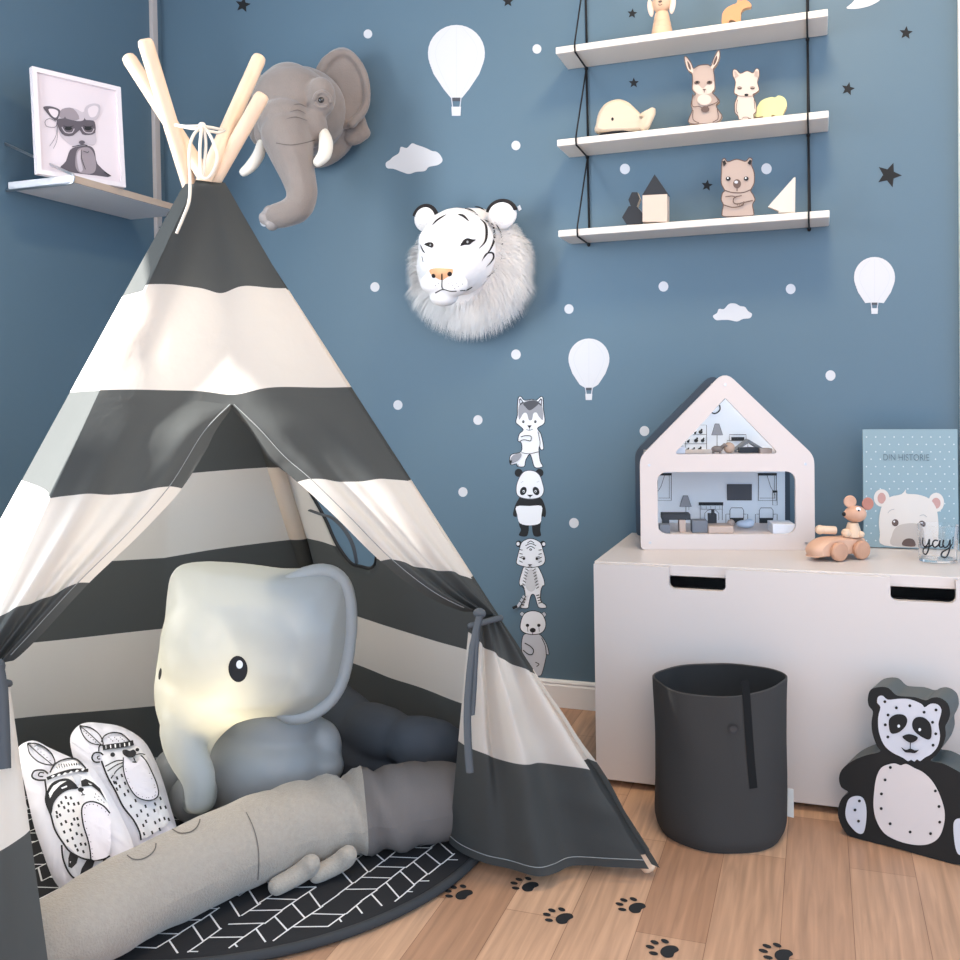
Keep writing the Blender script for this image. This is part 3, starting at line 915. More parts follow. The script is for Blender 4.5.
b.ring_prism([pt(0, 0), pt(W_, 0), pt(W_, H_), pt(0, H_)], [pt(fw, fw), pt(W_ - fw, fw), pt(W_ - fw, H_ - fw), pt(fw, H_ - fw)], -e3 * .016, FRW)
b.build('frame', None, fr, bevel=.0012)
b = B(); b.obox(pt(fw * .8, fw * .8, -.014), e1 * (W_ - fw * 1.6), e2 * (H_ - fw * 1.6), e3 * .006, PAP)
prn = b.build('print', None, fr)
mpf = scaled(lambda x, y, h: onp(x, y, pt(0, 0, -.0078), e3) + e3 * h, 25, 60, 7.11)
a = Art(mpf, base=.0002, eps=.0002)
I1 = mat('ink_wash_mid', C(150, 138, 142), .7); I2 = mat('ink_wash_dark', C(92, 84, 90), .7); I3 = mat('ink_wash_light', C(192, 180, 184), .7)
a.poly([(250, 770), (290, 720), (320, 640), (380, 615), (460, 612), (495, 650), (515, 740), (605, 828), (510, 822), (420, 812), (340, 800)], I2, smooth=3)
a.poly([(358, 700), (372, 640), (410, 622), (455, 625), (490, 670), (505, 760), (480, 806), (400, 805), (362, 770)], I1, smooth=4)
a.poly([(368, 700), (378, 650), (402, 640), (395, 700), (410, 780), (385, 790)], I3, smooth=3)
a.poly([(225, 430), (250, 360), (300, 342), (360, 348), (410, 372), (440, 350), (490, 430), (500, 500), (505, 580), (480, 610), (440, 600), (400, 610), (340, 612), (290, 580), (245, 530)], I3, smooth=4)
a.poly([(240, 400), (262, 350), (340, 345), (385, 420), (300, 430)], I1, smooth=3)
a.poly([(128, 335), (180, 330), (235, 348), (248, 372), (225, 430), (190, 415), (150, 372)], I2, smooth=3)
a.poly([(165, 352), (205, 350), (235, 370), (220, 410), (190, 398)], PAP, smooth=3)
a.poly([(420, 362), (440, 325), (490, 310), (530, 325), (530, 380), (505, 425), (450, 420)], I3, smooth=4); a.poly([(445, 350), (490, 325), (520, 345), (500, 400), (460, 405)], PAP, smooth=3)
a.poly([(222, 425), (270, 418), (283, 402), (292, 418), (370, 436), (412, 430), (422, 410), (430, 428), (482, 432), (498, 460), (496, 520), (450, 535), (405, 530), (385, 500), (340, 538), (280, 540), (242, 500)], I2, smooth=2)
for ex, s in ((305, 1), (445, 1)):
    a.line([(ex - 45, 478), (ex - 20, 515), (ex + 25, 518), (ex + 42, 490)], 6, I3); a.ell(ex, 488, 26, 14, BLACK); a.line([(ex - 34, 470), (ex, 478), (ex + 36, 470)], 4, BLACK)
a.ell(400, 588, 22, 14, I2); a.line([(330, 620), (400, 606), (440, 610)], 5, BLACK)
a.line([(395, 640), (398, 700), (425, 780)], 4, BLACK); a.line([(410, 650), (440, 660), (448, 650)], 4, BLACK)
a.line([(215, 440), (170, 420), (138, 440), (150, 475), (210, 480), (222, 445)], 4, I2); a.line([(222, 450), (215, 540), (170, 615)], 3, I2); a.line([(226, 470), (222, 570), (196, 632)], 3, I2)
a.line([(560, 800), (605, 828)], 7, BLACK)
a.b.build('drawing', None, prn)
# ================================================================== storage bench
BW, BD, BH = .90, .503, .503
bench = empty('storage_bench', (BW / 2, -.25, 0), 'low white storage bench with two cut-out grips in its drawer front', 'bench')
DARKIN = mat('bench_inside_shade', C(24, 26, 28), 0.8)  # near-black colour stands in for the shade in the hollow behind the grips
LAM = mat('white_laminate', C(208, 199, 193), 0.32, spec=0.45)
b = B()
b.box((0, -.485, .018), (.016, -.032, .478)); b.box((BW - .016, -.485, .018), (BW, -.032, .478)); b.box((.016, -.485, .018), (BW - .016, -.032, .034)); b.box((.016, -.048, .034), (BW - .016, -.032, .478))
for x in (0.02, BW - .06): b.box((x, -.44, 0), (x + .04, -.40, .018)); b.box((x, -.10, 0), (x + .04, -.06, .018))
b.build('carcass', LAM, bench, bevel=.001)
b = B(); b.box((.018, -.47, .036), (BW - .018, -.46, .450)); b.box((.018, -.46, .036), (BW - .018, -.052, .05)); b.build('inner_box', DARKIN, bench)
b = B(); b.box((-.002, -.4865, .478), (BW + .002, -.031, .503)); b.build('worktop', LAM, bench, bevel=.002)
cz, ca, cw = .0474, .1675, .1201
out = [(0, .016), (BW, .016), (BW, .500)]
def notch(x1, x0):  # from right to left
    r = .012; z0 = .500; z1 = .5 - cz
    o = [(x1, z0)]
    for k in range(6):
        a_ = math.radians(0 - 90 * k / 5); o.append((x1 - r + r * math.cos(a_), z1 + r + r * math.sin(a_)))
    for k in range(6):
        a_ = math.radians(-90 - 90 * k / 5); o.append((x0 + r + r * math.cos(a_), z1 + r + r * math.sin(a_)))
    o.append((x0, z0)); return o
out += notch(BW - ca, BW - ca - cw) + notch(ca + cw, ca) + [(0, .500)]
b = B(); b.prism([V(x, -.503, z) for x, z in out], V(0, .016, 0)); b.build('drawer_front', LAM, bench, bevel=.0018)

# ================================================================== doll house
DF = depth(on(641, 550.5, 2, .5035)) + .012
kd = DF / F
FR0 = V(ROW_F.x, ROW_F.y, 0).normalized(); RT0 = V(FR0.y, -FR0.x, 0)
FR = Matrix.Rotation(math.radians(-6.5), 3, 'Z') @ FR0      # the house is turned a little from the wall
RT = V(FR.y, -FR.x, 0)
base = at(641, 550.5, DF); base.z = .5035
UPV = V(0, 0, 1)
def hp(x, y, dd=0):  # house front coordinates in photo pixels
    return base + RT * ((x - 641) * kd) + UPV * ((550.5 - y) * kd) + FR * dd
house = empty('doll_house', hp(728, 550.5, .11), 'white open doll house with pitched roof standing on the white bench', 'doll house')
HW = mat('house_white', C(214, 202, 196), 0.4); HDK = mat('house_dark', C(56, 68, 80), 0.6); HIN = mat('house_inside', C(226, 232, 238), 0.5)
outer = rpoly([(641, 550.5), (641, 458), (725, 373.5), (809.5, 458), (809.5, 550.5)], [5, 8, 12, 8, 5])
tri = rpoly([(674, 455.5), (725, 400), (776, 455.5)], [6, 1.5, 6])
rec = rrect(658, 473, 791.5, 535, 9)
FT = .012; DP = .225
DP = min(DP, (-.034 - base.y) / FR.y - FT - .002)
b = B(); b.ring_prism([hp(*p) for p in outer], None, FR * FT, HW, HW, holes=[[hp(*p) for p in tri], [hp(*p) for p in rec]]); b.build('front_panel', HW, house, bevel=.0012)
b = B(); b.ring_prism([hp(p[0], p[1], DP) for p in outer], None, FR * FT, HDK, HDK, holes=[[hp(*p, DP) for p in tri], [hp(p[0], p[1], DP) for p in rrect(784, 473, 796, 535, 4)]])
b.build('back_panel', None, house)
def slab(y0, y1, x0, x1, nm, d0=FT, d1=DP, M_=HW):
    b = B(); b.obox(hp(x0, y1, d0), RT * ((x1 - x0) * kd), FR * (d1 - d0), UPV * ((y1 - y0) * kd), M_); return b.build(nm, M_, house)
slab(536, 541, 646, 805, 'lower_floor'); slab(456, 461, 650, 801, 'upper_floor')
for (x, y) in ((725, 387), (650, 466), (801, 466), (650, 543.5), (801, 543.5)):
    b = B()
    if y < 500 or 1: b.tube([hp(x, y, -.0015), hp(x, y, FT)], .0032, MET, 12)
    b.build('screw', MET, house)
    if y > 400 and y < 500 or y < 400:
        b = B(); b.tube([hp(x, y, FT), hp(x, y, DP)], .006, HW, 12); b.build('spacer_rod', HW, house)
# picture wall boards with line drawings
hb = lambda x, y, h: hp(x, y, DP - .003) - FR * h
def wallpic(nm, poly, draw):
    b = B(); b.prism([hp(p[0], p[1], DP - .003) for p in poly], FR * .002, HIN, HIN)
    a = Art(scaled(hb, 0, 0, 1), b, base=.0002); draw(a); return b.build(nm, None, house)
# interior walls are seen farther away, so drawn coordinates are spread by the depth ratio
def spread(x, y):
    k_ = (DF + DP) / DF
    # photo position -> house-front coordinates at the back plane
    P = at(x, y, 1); r = ray(x, y)
    Q = CAM + r * ((hp(700, 500, DP - .003) - CAM).dot(FR) / r.dot(FR)) - base
    return (641 + Q.dot(RT) / kd, 550.5 - Q.z / kd)
def S4(pts): return [spread(620 + p[0] / 4, 360 + p[1] / 4) for p in pts]
LN = mat('drawn_line', C(40, 44, 48), .7)
def low(a):
    L = lambda pts, w=1.0: a.line(S4(pts), w * .62, LN, 0)
    Pg = lambda pts, M_=LN: a.poly(S4(pts), M_)
    for (x0, x1) in ((150, 205), (553, 625)):
        Pg([(x0 - 2, 452), (x1 + 2, 452), (x1 + 2, 462), (x0 - 2, 462)]); L([(x0, 460), (x0, 562), (x1, 562), (x1, 460)]); L([(x0 + 5, 552), (x1 - 5, 552)], .6); L([(x1 - 8, 462), (x1 - 8, 552)], .7)
        L([(x0 + 28, 462), (x0 + 14, 505), (x0 + 2, 525)], .8) if x0 < 300 else L([(x0 + 35, 462), (x0 + 48, 505), (x1 - 5, 540)], .8)
    L([(610, 522), (628, 522), (628, 580), (610, 580), (610, 522)], .8); Pg([(610, 522), (628, 522), (628, 530), (610, 530)])
    Pg([(428, 497), (526, 497), (526, 560), (428, 560)], DGREY); L([(428, 497), (526, 497), (526, 560), (428, 560), (428, 497)], .9)
    Pg([(252, 542), (270, 542), (285, 586), (238, 586)], GREY); L([(252, 542), (270, 542), (285, 586), (238, 586), (252, 542)], .7); L([(263, 586), (263, 640)], .9); L([(275, 586), (275, 600)], .5)
    Pg([(314, 568), (412, 568), (412, 581), (314, 581)]); L([(320, 581), (320, 640)], .9); L([(408, 581), (408, 640)], .9)
    L([(338, 640), (338, 612), (350, 600), (366, 596), (382, 600), (394, 612), (394, 640)], .8); L([(322, 596), (406, 596)], .5)
    for k in range(5): L([(326 + k * 18, 584), (326 + k * 18, 596)], .5)
    for x0 in (438, 555):
        L([(x0, 632), (x0, 600), (x0 + 6, 590), (x0 + 48, 590), (x0 + 55, 600), (x0 + 55, 632)], 1); Pg([(x0, 630), (x0 + 55, 630), (x0 + 55, 654), (x0, 654)])
        L([(x0 - 16, 668), (x0 - 16, 615), (x0, 615)], .9); L([(x0 + 71, 668), (x0 + 71, 615), (x0 + 55, 615)], .9); L([(x0 - 2, 655), (x0 - 2, 690)], .8); L([(x0 + 57, 655), (x0 + 57, 690)], .8)
wallpic('room_backdrop', [spread(650, 466), spread(785, 466), spread(785, 536), spread(650, 536)], low)
def up_(a):
    L = lambda pts, w=1.0: a.line(S4(pts), w * .62, LN, 0)
    Pg = lambda pts, M_=LN: a.poly(S4(pts), M_)
    a.line(S4([(398, 180), (400, 196), (392, 208), (378, 214), (366, 210)]), 1.5, LN)
    Pg([(380, 255), (396, 255), (411, 300), (366, 300)], GREY); L([(380, 255), (396, 255), (411, 300), (366, 300), (380, 255)], .7); L([(388, 300), (388, 350)], .9)
    L([(262, 350), (262, 300), (300, 260), (346, 260), (346, 380)], .8); L([(290, 298), (346, 298)], .7); L([(255, 335), (346, 335)], .7)
    for (x, y, r) in ((322, 288, 9), (300, 292, 5), (304, 322, 9), (330, 322, 8), (272, 326, 6), (292, 360, 8), (318, 358, 9), (270, 358, 6)): a.ell(*S4([(x, y)])[0], r / 4, r / 4.4, LN, n=10); a.ell(*S4([(x + 4, y - r)])[0], r / 8, r / 8, LN, n=8)
    L([(436, 320), (436, 298), (503, 298), (503, 320)], .9); Pg([(444, 308), (496, 308), (496, 322), (444, 322)]); L([(427, 350), (427, 322), (510, 322), (510, 350)], .9)
wallpic('attic_backdrop', [spread(668, 457), spread(730, 394), spread(790, 457)], up_)

# ---- little things inside the doll house
def hz(x, d_):   # point standing on the lower floor at photo column x and house depth d_
    r = ray(x, 530); P = CAM + r * ((hp(700, 500, d_) - CAM).dot(FR) / r.dot(FR)); return P
LF = hp(0, 536).z + .0006; UF = hp(0, 456).z + .0006
pk = lambda d_: (DF + d_) / F
DKG = mat('toy_charcoal', C(52, 56, 62), 0.6); MDG = mat('toy_grey', C(112, 118, 128), 0.6); BG_ = mat('toy_beige', C(196, 176, 164), 0.6); WHT = mat('toy_white', C(222, 226, 234), 0.6)
HG = 'doll furniture inside the doll house'
def oriented(P, w, dp, z0, h, M_, b=None):
    b = b or B(); b.obox(V(P.x, P.y, z0) - RT * w / 2, RT * w, FR * dp, UPV * h, M_); return b
k_ = pk(.05)
P = hz(676.5, .05); t = empty('doll_table', V(P.x, P.y, LF), 'charcoal topped doll table inside the doll house by its left side', 'toy furniture', HG)
oriented(P, 28 * k_, .05, LF + 12 * k_, 5.5 * k_, DKG).build('tabletop', None, t, bevel=.001)
for sx in (-10, 6): oriented(P + RT * sx * k_, 6 * k_, .04, LF, 12 * k_, BG_ if sx > 0 else DKG).build('leg', None, t)
P = hz(665, .02)
t = oriented(P, 10 * k_, .03, LF, 9 * k_, MDG).build('doll_stool', None, label='small grey block stool at the left corner of the doll house', cat='toy furniture', group=HG, bevel=.001)
P = hz(700, .035)
oriented(P, 15 * k_, .04, LF, 12 * k_, MDG).build('doll_box', None, label='grey box seat just right of the doll table', cat='toy furniture', group=HG, bevel=.001)
P = hz(713, .11); t = empty('doll_stove', V(P.x, P.y, LF), 'tall black toy stove in front of the drawn fireplace', 'toy furniture', HG)
oriented(P, 7.5 * pk(.11), .03, LF, 14 * pk(.11), DKG).build('body', None, t); b = B(); b.tube([V(P.x, P.y, LF + 14 * pk(.11)), V(P.x, P.y, LF + 19 * pk(.11))], .004); b.build('flue', DKG, t)
P = hz(721, .03)
oriented(P, 24 * k_, .06, LF, 6.5 * k_, BG_).build('doll_bed', None, label='low beige doll bed block beside the black stove', cat='toy furniture', group=HG, bevel=.001)
b = B(); P = hz(731, .14); b.ell(V(P.x, P.y, LF + .0095), .0095); b.build('wooden_ball', BG_, smooth=True, label='beige ball on the lower floor of the doll house', cat='toy')
b = B(); P = hz(745, .12); b.ell(V(P.x, P.y, LF + .010), (.022, .016, .010)); b.ell(V(P.x + .01, P.y, LF + .014), (.013, .012, .009)); b.build('doll_cushion', mat('pale_blue_cloth', C(198, 212, 230), .8), remesh=.0015, sm=4, label='pale blue crumpled cushion by the drawn armchairs', cat='toy')
P = hz(784, .02); oriented(P, 21 * k_, .07, LF, 9.5 * k_, WHT).build('doll_crib', None, label='white box crib at the right end of the doll house floor', cat='toy furniture', group=HG, bevel=.001)
# attic
P = hz(681, .03); oriented(P, 10 * k_, .04, UF, 7 * k_, WHT).build('doll_chest', None, label='white chest in the left corner of the doll house attic', cat='toy furniture', group=HG, bevel=.0015)
P = hz(718, .03); t = empty('toy_horse', V(P.x, P.y, UF), 'small grey toy horse lying in the attic beside the ball', 'toy')
b = B(); b.ell(V(P.x, P.y, UF + .011), (.014, .007, .008)); b.tube([V(P.x + .008, P.y, UF + .012), V(P.x + .018, P.y, UF + .022), V(P.x + .023, P.y, UF + .018)], [.005, .004, .003]); 
for sx in (-.009, .007): b.tube([V(P.x + sx, P.y, UF + .010), V(P.x + sx, P.y, UF + .0)], .003)
b.build('body', mat('toy_taupe', C(120, 112, 108), .7), t, smooth=True)
b = B(); P = hz(730, .035); b.ell(V(P.x, P.y, UF + .0135), .0135); b.build('toy_ball', mat('toy_ball_beige', C(178, 156, 140), .6), smooth=True, label='beige wooden ball in the middle of the doll house attic', cat='toy')
P = hz(750, .09); b = B(); q0 = V(P.x, P.y, UF); w = RT * .034
b.prism([q0 - w, q0 - w + UPV * .004, q0 + UPV * .030, q0 + w + UPV * .008, q0 + w, q0 + UPV * .022], FR * .05); b.build('folded_card', mat('card_grey', C(128, 134, 140), .6), label='grey folded card roof lying in the attic', cat='toy')
P = hz(750, .05); oriented(P, 18 * k_, .03, UF, 5 * k_, DKG).build('doll_bench', None, label='dark low block under the folded card in the attic', cat='toy furniture', group=HG)
P = hz(767, .03); oriented(P, 11 * k_, .03, UF, 4.5 * k_, BG_).build('doll_bench', None, label='pale low block at the right corner of the attic', cat='toy furniture', group=HG)

# ================================================================== book, mug, car on the bench
TOPZ = .5036
bkb = on(866, 547.5, 2, TOPZ); YB = bkb.y
nb = V(0, -1, .05).normalized(); PB = V(bkb.x, bkb.y, TOPZ)
bx = lambda x, y, h: onp(x, y, PB, nb) + nb * h
tl, tr, br = bx(862.5, 430, 0), bx(957.5, 430.5, 0), bx(958.5, 549, 0)
u0, u1 = tl.x, tr.x; zt = tl.z
upb = V(0, nb.z, -nb.y)
Hb = (zt - TOPZ) / upb.z
book = empty('book', V((u0 + u1) / 2, YB, TOPZ), 'pale blue dotted baby book with a polar bear face, leaning upright on the bench', 'book')
BKC = mat('book_blue', C(134, 158, 166), 0.45); PG = mat('book_pages', C(236, 232, 224), .8)
b = B(); b.obox(V(u0, YB, TOPZ + .0014), V(u1 - u0, 0, 0), -nb * .002, upb * Hb, BKC); b.obox(V(u0, YB, TOPZ + .0014) - nb * .018, V(u1 - u0, 0, 0), -nb * .002, upb * Hb, BKC); b.obox(V(u0, YB, TOPZ + .0014) - nb * .002, V(.002, 0, 0), -nb * .016, upb * Hb, BKC); bkc = b.build('cover', None, book, bevel=.0006)
b = B(); b.obox(V(u0 + .002, YB, TOPZ + .003) - nb * .0021, V(u1 - u0 - .005, 0, 0), -nb * .0158, upb * (Hb - .006), PG); b.build('page_block', None, book)
a = Art(bx, base=.0002, eps=.0002); DOTW = mat('book_dot', C(196, 206, 208), .5)
r_ = 0
yy = 437.0
while yy < 545:
    xx = 866.5 + (4.6 if r_ % 2 else 0)
    while xx < 955:
        a.ell(xx, yy, .75, .75, DOTW, n=8); a.h -= a.eps; xx += 9.2
    yy += 7.4; r_ += 1
a.h += a.eps
BC = lambda pts: [(780 + p[0] / 4.36, 400 + p[1] / 4.36) for p in pts]
BEARW = mat('bear_white', C(212, 204, 196), .5); BEARP = mat('bear_pink', C(190, 148, 140), .6); BEARG = mat('bear_muzzle', C(184, 174, 166), .6)
for cx, cy, rx, ry in ((443, 427, 34, 38), (681, 446, 34, 42)):
    q = BC([(cx, cy)])[0]; a.ell(q[0], q[1], rx / 4.36, ry / 4.36, BEARW)
for cx, cy, rx, ry in ((443, 428, 18, 24), (680, 450, 20, 24)):
    q = BC([(cx, cy)])[0]; a.ell(q[0], q[1], rx / 4.36, ry / 4.36, BEARP)
a.poly(BC([(455, 634), (436, 580), (432, 520), (445, 460), (475, 425), (530, 410), (548, 390), (552, 408), (600, 412), (650, 430), (680, 470), (690, 530), (690, 600), (676, 640)]), BEARW, smooth=4)
a.poly(BC([(490, 634), (488, 590), (505, 555), (540, 540), (590, 538), (612, 555), (622, 600), (618, 638)]), BEARG, smooth=4)
a.poly(BC([(534, 634), (538, 612), (560, 603), (584, 610), (588, 638)]), BRN, smooth=3)
for cx, cy in ((502, 535), (618, 541)):
    q = BC([(cx, cy)])[0]; a.ell(q[0], q[1], 3.4, 3.6, BRN); a.ell(q[0] - 1, q[1] - 1.2, .9, .9, WHITE)
a.line(BC([(470, 492), (482, 480), (498, 476)]), .5, GREY); a.line(BC([(608, 505), (625, 500), (640, 510)]), .5, GREY)
a.b.build('bear_print', None, bkc)
tw = mat('book_letters', C(92, 112, 122), .6)
c0 = bx(906, 460.5, 0); kb = depth(c0) / F
text_mesh('title_lettering', 'DIN HISTORIE', tw, bkc, lambda x, y: c0 + V(x * kb, 0, 0) + upb * (y * kb) + nb * .0012, 9.2, .74)
# clear tumbler
gl = at(938, 561, depth(on(938, 561, 2, TOPZ))); gl.z = TOPZ; kg = depth(gl) / F
GLM = mat('clear_plastic', (1, 1, 1, 1), 0.03, trans=1.0, spec=.5)
GLM.node_tree.nodes['Principled BSDF'].inputs['IOR'].default_value = 1.3
tum = empty('tumbler', gl, 'clear tumbler lettered yay! standing before the polar bear book', 'cup')
R0, R1, GH = 17.2 * kg, 18.8 * kg, 36.5 * kg
b = B(); b.lathe(gl + V(0, 0, .0003), V(0, 0, 1), [(0, 0), (R0 - .001, 0), (R0, .001), (R1, GH), (R1 - .0012, GH + .0003), (R0 - .0022, .006), (0, .0055)], None, 48); cup_ = b.build('cup', GLM, tum, smooth=True, auto=40)
def cyl_map(cx_, cy_, k):
    v0 = (CAM - gl); v0.z = 0; v0.normalize(); tdir = V(-v0.y, v0.x, 0)
    def f(x, y, h):
        X = (x - cx_) * k; Z = (cy_ - y) * k + GH / 2; R_ = R0 + (R1 - R0) * Z / GH + .0003 + h
        an = X / R_
        return gl + V(0, 0, Z) + (v0 * math.cos(an) + tdir * math.sin(an)) * R_
    return f
mg = cyl_map(938, 543.5, kg); mc = lambda x, y, h: mg(780 + x / 4.36, 400 + y / 4.36, h)
a = Art(mc, base=.0002, eps=.00005, maxlen=6)
a.line([(624, 598), (622, 625), (634, 636), (648, 622), (655, 600), (652, 640), (640, 668), (624, 664), (628, 645), (655, 632), (672, 622)], 6.5, BLACK)
a.line([(690, 605), (676, 604), (668, 620), (676, 634), (692, 622), (697, 602), (695, 628), (704, 632), (712, 622)], 6.5, BLACK)
a.line([(712, 600), (708, 622), (718, 634), (732, 622), (740, 600), (736, 645), (720, 676), (702, 670), (708, 652), (738, 634), (748, 620)], 6.5, BLACK)
a.line([(755, 588), (753, 622)], 4.6, BLACK, 0); a.ell(752, 634, 3, 3, BLACK)
a.b.build('yay_lettering', BLACK, cup_)

# wooden car with a mouse
cpos = on(842, 560, 2, TOPZ); kc = depth(cpos) / F
CARW = wood_mat('car_wood', C(222, 180, 152), C(198, 152, 124), 10, (6, 1, 1)); CARD = wood_mat('wheel_wood', C(206, 158, 128), C(182, 134, 106), 12)
car = empty('wooden_car', V(cpos.x, cpos.y, TOPZ), 'wooden toy car on four wheels driven by a mouse', 'toy car')
# the car points to the left and a little towards the viewer
cd = (on(815, 556, 2, TOPZ) - on(868, 556, 2, TOPZ)); cd.z = 0; cd.normalize()
cd = (Matrix.Rotation(math.radians(24), 3, 'Z') @ cd); cs = V(-cd.y, cd.x, 0)
if cs.dot(CAM - cpos) < 0: cs = -cs
L_ = 66 * kc / max(.5, abs(cd.dot(ROW_R))) * .92
cc = V(cpos.x, cpos.y, TOPZ) - cs * .02
def cp(u, v, w): return cc + cd * u + cs * v + UPV * w
WRd = 9.5 * kc
pr_ = [(-.40, .012), (-.49, .022), (-.48, .036), (-.42, .046), (.10, .050), (.30, .046), (.44, .036), (.50, .024), (.48, .012), (.42, .008)]
hw = .026
outl = crom([(p[0] * L_, p[1] * 1.0) for p in pr_], 4)
b = B(); rows = []
for i in range(9):
    s_ = -1 + 2 * i / 8; e_ = (1 - abs(s_) ** 4 * .22)
    rows.append([cp(q[0] * e_, s_ * hw, .029 + (q[1] - .029) * e_) for q in outl + outl[:1]])
b.grid(rows); b.add(rows[0][:-1], [list(range(len(outl)))]); b.add(rows[-1][:-1], [list(range(len(outl)))])
b.build('car_body', CARW, car, smooth=True, auto=50)
for u in (-.30, .12):
    for sv in (-1, 1):
        b = B(); a0 = cp(u * L_, sv * (hw + .001), WRd + .0004); a1 = cp(u * L_, sv * (hw + .013), WRd + .0004)
        b.lathe(a0, (a1 - a0), [(0, 0), (WRd * .85, 0), (WRd, .002), (WRd, .009), (WRd * .86, .012), (WRd * .5, .0125), (0, .0125)], None, 28); b.build('wheel', CARD, car, smooth=True, auto=40)
mouse = empty('toy_mouse', cp(-.12 * L_, 0, .050), 'wooden mouse with round ears riding in the toy car', 'toy')
MM = wood_mat('mouse_wood', C(214, 170, 142), C(192, 146, 120), 12)
def mp_(x, y, off=0): # photo crop (800,490) x11.3
    q = at(800 + x / 11.29, 490 + y / 11.29, depth(cc)); return q + cs * off
b = B(); b.ell(mp_(625, 270), (10.8 * kc, 9.2 * kc, 8.6 * kc)); b.ell(mp_(560, 275), (6.5 * kc, 5.5 * kc, 5 * kc)); b.ell(mp_(525, 272), (4 * kc, 3.4 * kc, 3 * kc)); b.build('head', MM, mouse, remesh=.0016, sm=6)
b = B(); b.lathe(mp_(598, 525), V(0, 0, 1), [(0, 0), (8 * kc, 0), (7.6 * kc, 6 * kc), (5.6 * kc, 12 * kc), (5 * kc, 14 * kc), (0, 14 * kc)]); b.build('body', WOODC, mouse, smooth=True, auto=45)
b = B(); b.rod(mp_(575, 490, .008), mp_(462, 478, .012), 3.0 * kc); b.ell(mp_(478, 478, .012), 4.6 * kc); b.ell(mp_(640, 492, .014), 3.4 * kc); b.build('arm', WOODC, mouse, smooth=True)
b = B(); b.rod(mp_(430, 460, -.006), mp_(215, 450, -.006), 4.2 * kc); b.ell(mp_(245, 452, -.006), 4.8 * kc); b.build('leg', WOODC, mouse, smooth=True)
b = B(); b.lathe(mp_(565, 130, 0), (cs + cd * .6), [(0, -.002), (5.6 * kc, -.002), (6.2 * kc, 0), (5.6 * kc, .002), (0, .001)], None, 20); b.build('ear', MM, mouse, smooth=True, auto=40)
b = B(); b.lathe(mp_(765, 155, 0), (cs + cd * .2), [(0, -.002), (5.8 * kc, -.002), (6.4 * kc, 0), (5.8 * kc, .002), (0, .001)], None, 20); b.build('ear', mat('leather_ear', C(176, 118, 102), .7), mouse, smooth=True, auto=40)
b = B(); b.ell(mp_(492, 272, .002), 2.2 * kc); b.build('nose', BLACK, mouse, smooth=True)
b = B(); b.ell(mp_(610, 218, .013), 2.9 * kc, WHITE, 2); b.ell(mp_(600, 222, .0175), 1.3 * kc, BLACK, 2); b.build('eye', None, mouse, smooth=True)

# ================================================================== black laundry bag
g0 = on(655, 832, 2, 0); g1 = on(786, 832, 2, 0); gf = on(720, 856.5, 2, 0)
bc = at(720, 838, depth(on(720, 838, 2, 0)) ); bc = on(720, 815, 2, 0); kbag = depth(bc) / F
RB = 65 * kbag
rd = ray(720, 850); rd.z = 0; rd.normalize(); rs = V(rd.y, -rd.x, 0)
FR, RT = rd, rs
bc = gf + rd * RB * .93
dB = depth(bc); kbag = dB / F; RB = 64.5 * kbag
HBg = (on(720, 668, 1, bc.y).z)
HBg = .882 + (393 - 667) * kbag * 1.0
HBg = at(720, 677, dB).z
BAGM = mat('charcoal_felt', C(55, 53, 51), 0.85, bump=.15, bscale=500); BAGI = mat('bag_inside', C(44, 45, 46), .85)
bag = empty('laundry_bag', bc, 'tall charcoal soft laundry bag standing in front of the white bench', 'laundry bag')
def bagR(an, t):   # radius by angle and height fraction
    base_ = RB * (1.0 - .055 * t)
    w_ = .016 * math.sin(3 * an + 1.1 + 2 * t) * (.4 + .6 * t) + .007 * math.sin(7 * an + 5 * t) + .022 * noise.noise(V(math.cos(an) * 1.7, math.sin(an) * 1.7, t * 2.4))
    if t < .08: base_ *= (.93 + .07 * math.sqrt(min(1, t / .08)))
    return base_ * (1 + w_ * 1.2)
NB = 96; rows = []; irows = []
tl_ = lambda t: [t]
for i in range(31):
    t = i / 30; row = []; ir = []
    for j in range(NB + 1):
        an = 2 * math.pi * (j % NB) / NB; r = bagR(an, t)
        # pinched corners left and right of the rim
        vdir = RT * math.cos(an) + FR * math.sin(an) * .93
        side = max(0, math.cos(an)) ** 26 + max(0, -math.cos(an)) ** 26 * .4
        r *= 1 + .085 * side * t ** 2
        top = HBg + .004 * math.cos(an * 2) + .006 * math.cos(an)
        P = bc + vdir * r + UPV * (t * top)
        row.append(P); ir.append(bc + vdir * (r - .004) + UPV * (max(.01, t * top)))
    rows.append(row); irows.append(ir)
b = B(); b.grid(rows, BAGM); b.grid([r[::-1] for r in irows], BAGI)
b.grid([rows[-1], [(p + q) / 2 + V(0, 0, .002) for p, q in zip(rows[-1], irows[-1])], irows[-1]], BAGM)
b.add([p for p in rows[0][:-1]], [list(range(NB))[::-1]], BAGM)
b.add([p for p in irows[0][:-1]], [list(range(NB))], BAGI)
b.build('bag_body', None, bag, smooth=True, auto=60, fixn=False)
def bag_map(x, y, h):
    # photo column/row on the camera-facing side of the bag
    X = (x - 720) * kbag; z = at(x, y, dB - RB).z; t = max(0, min(1, z / HBg))
    for an_i in range(1):
        r = bagR(-math.pi / 2, t); s_ = max(-.98, min(.98, X / r)); an = -math.acos(s_)
        r = bagR(an, t); s_ = max(-.98, min(.98, X / r)); an = -math.acos(s_); r = bagR(an, t)
        side = max(0, math.cos(an)) ** 26
        r *= 1 + .085 * side * t ** 2
    return bc + (RT * math.cos(an) + FR * math.sin(an) * .93) * (r + h) + UPV * z
a = Art(bag_map, base=.001, eps=.0004, maxlen=4)
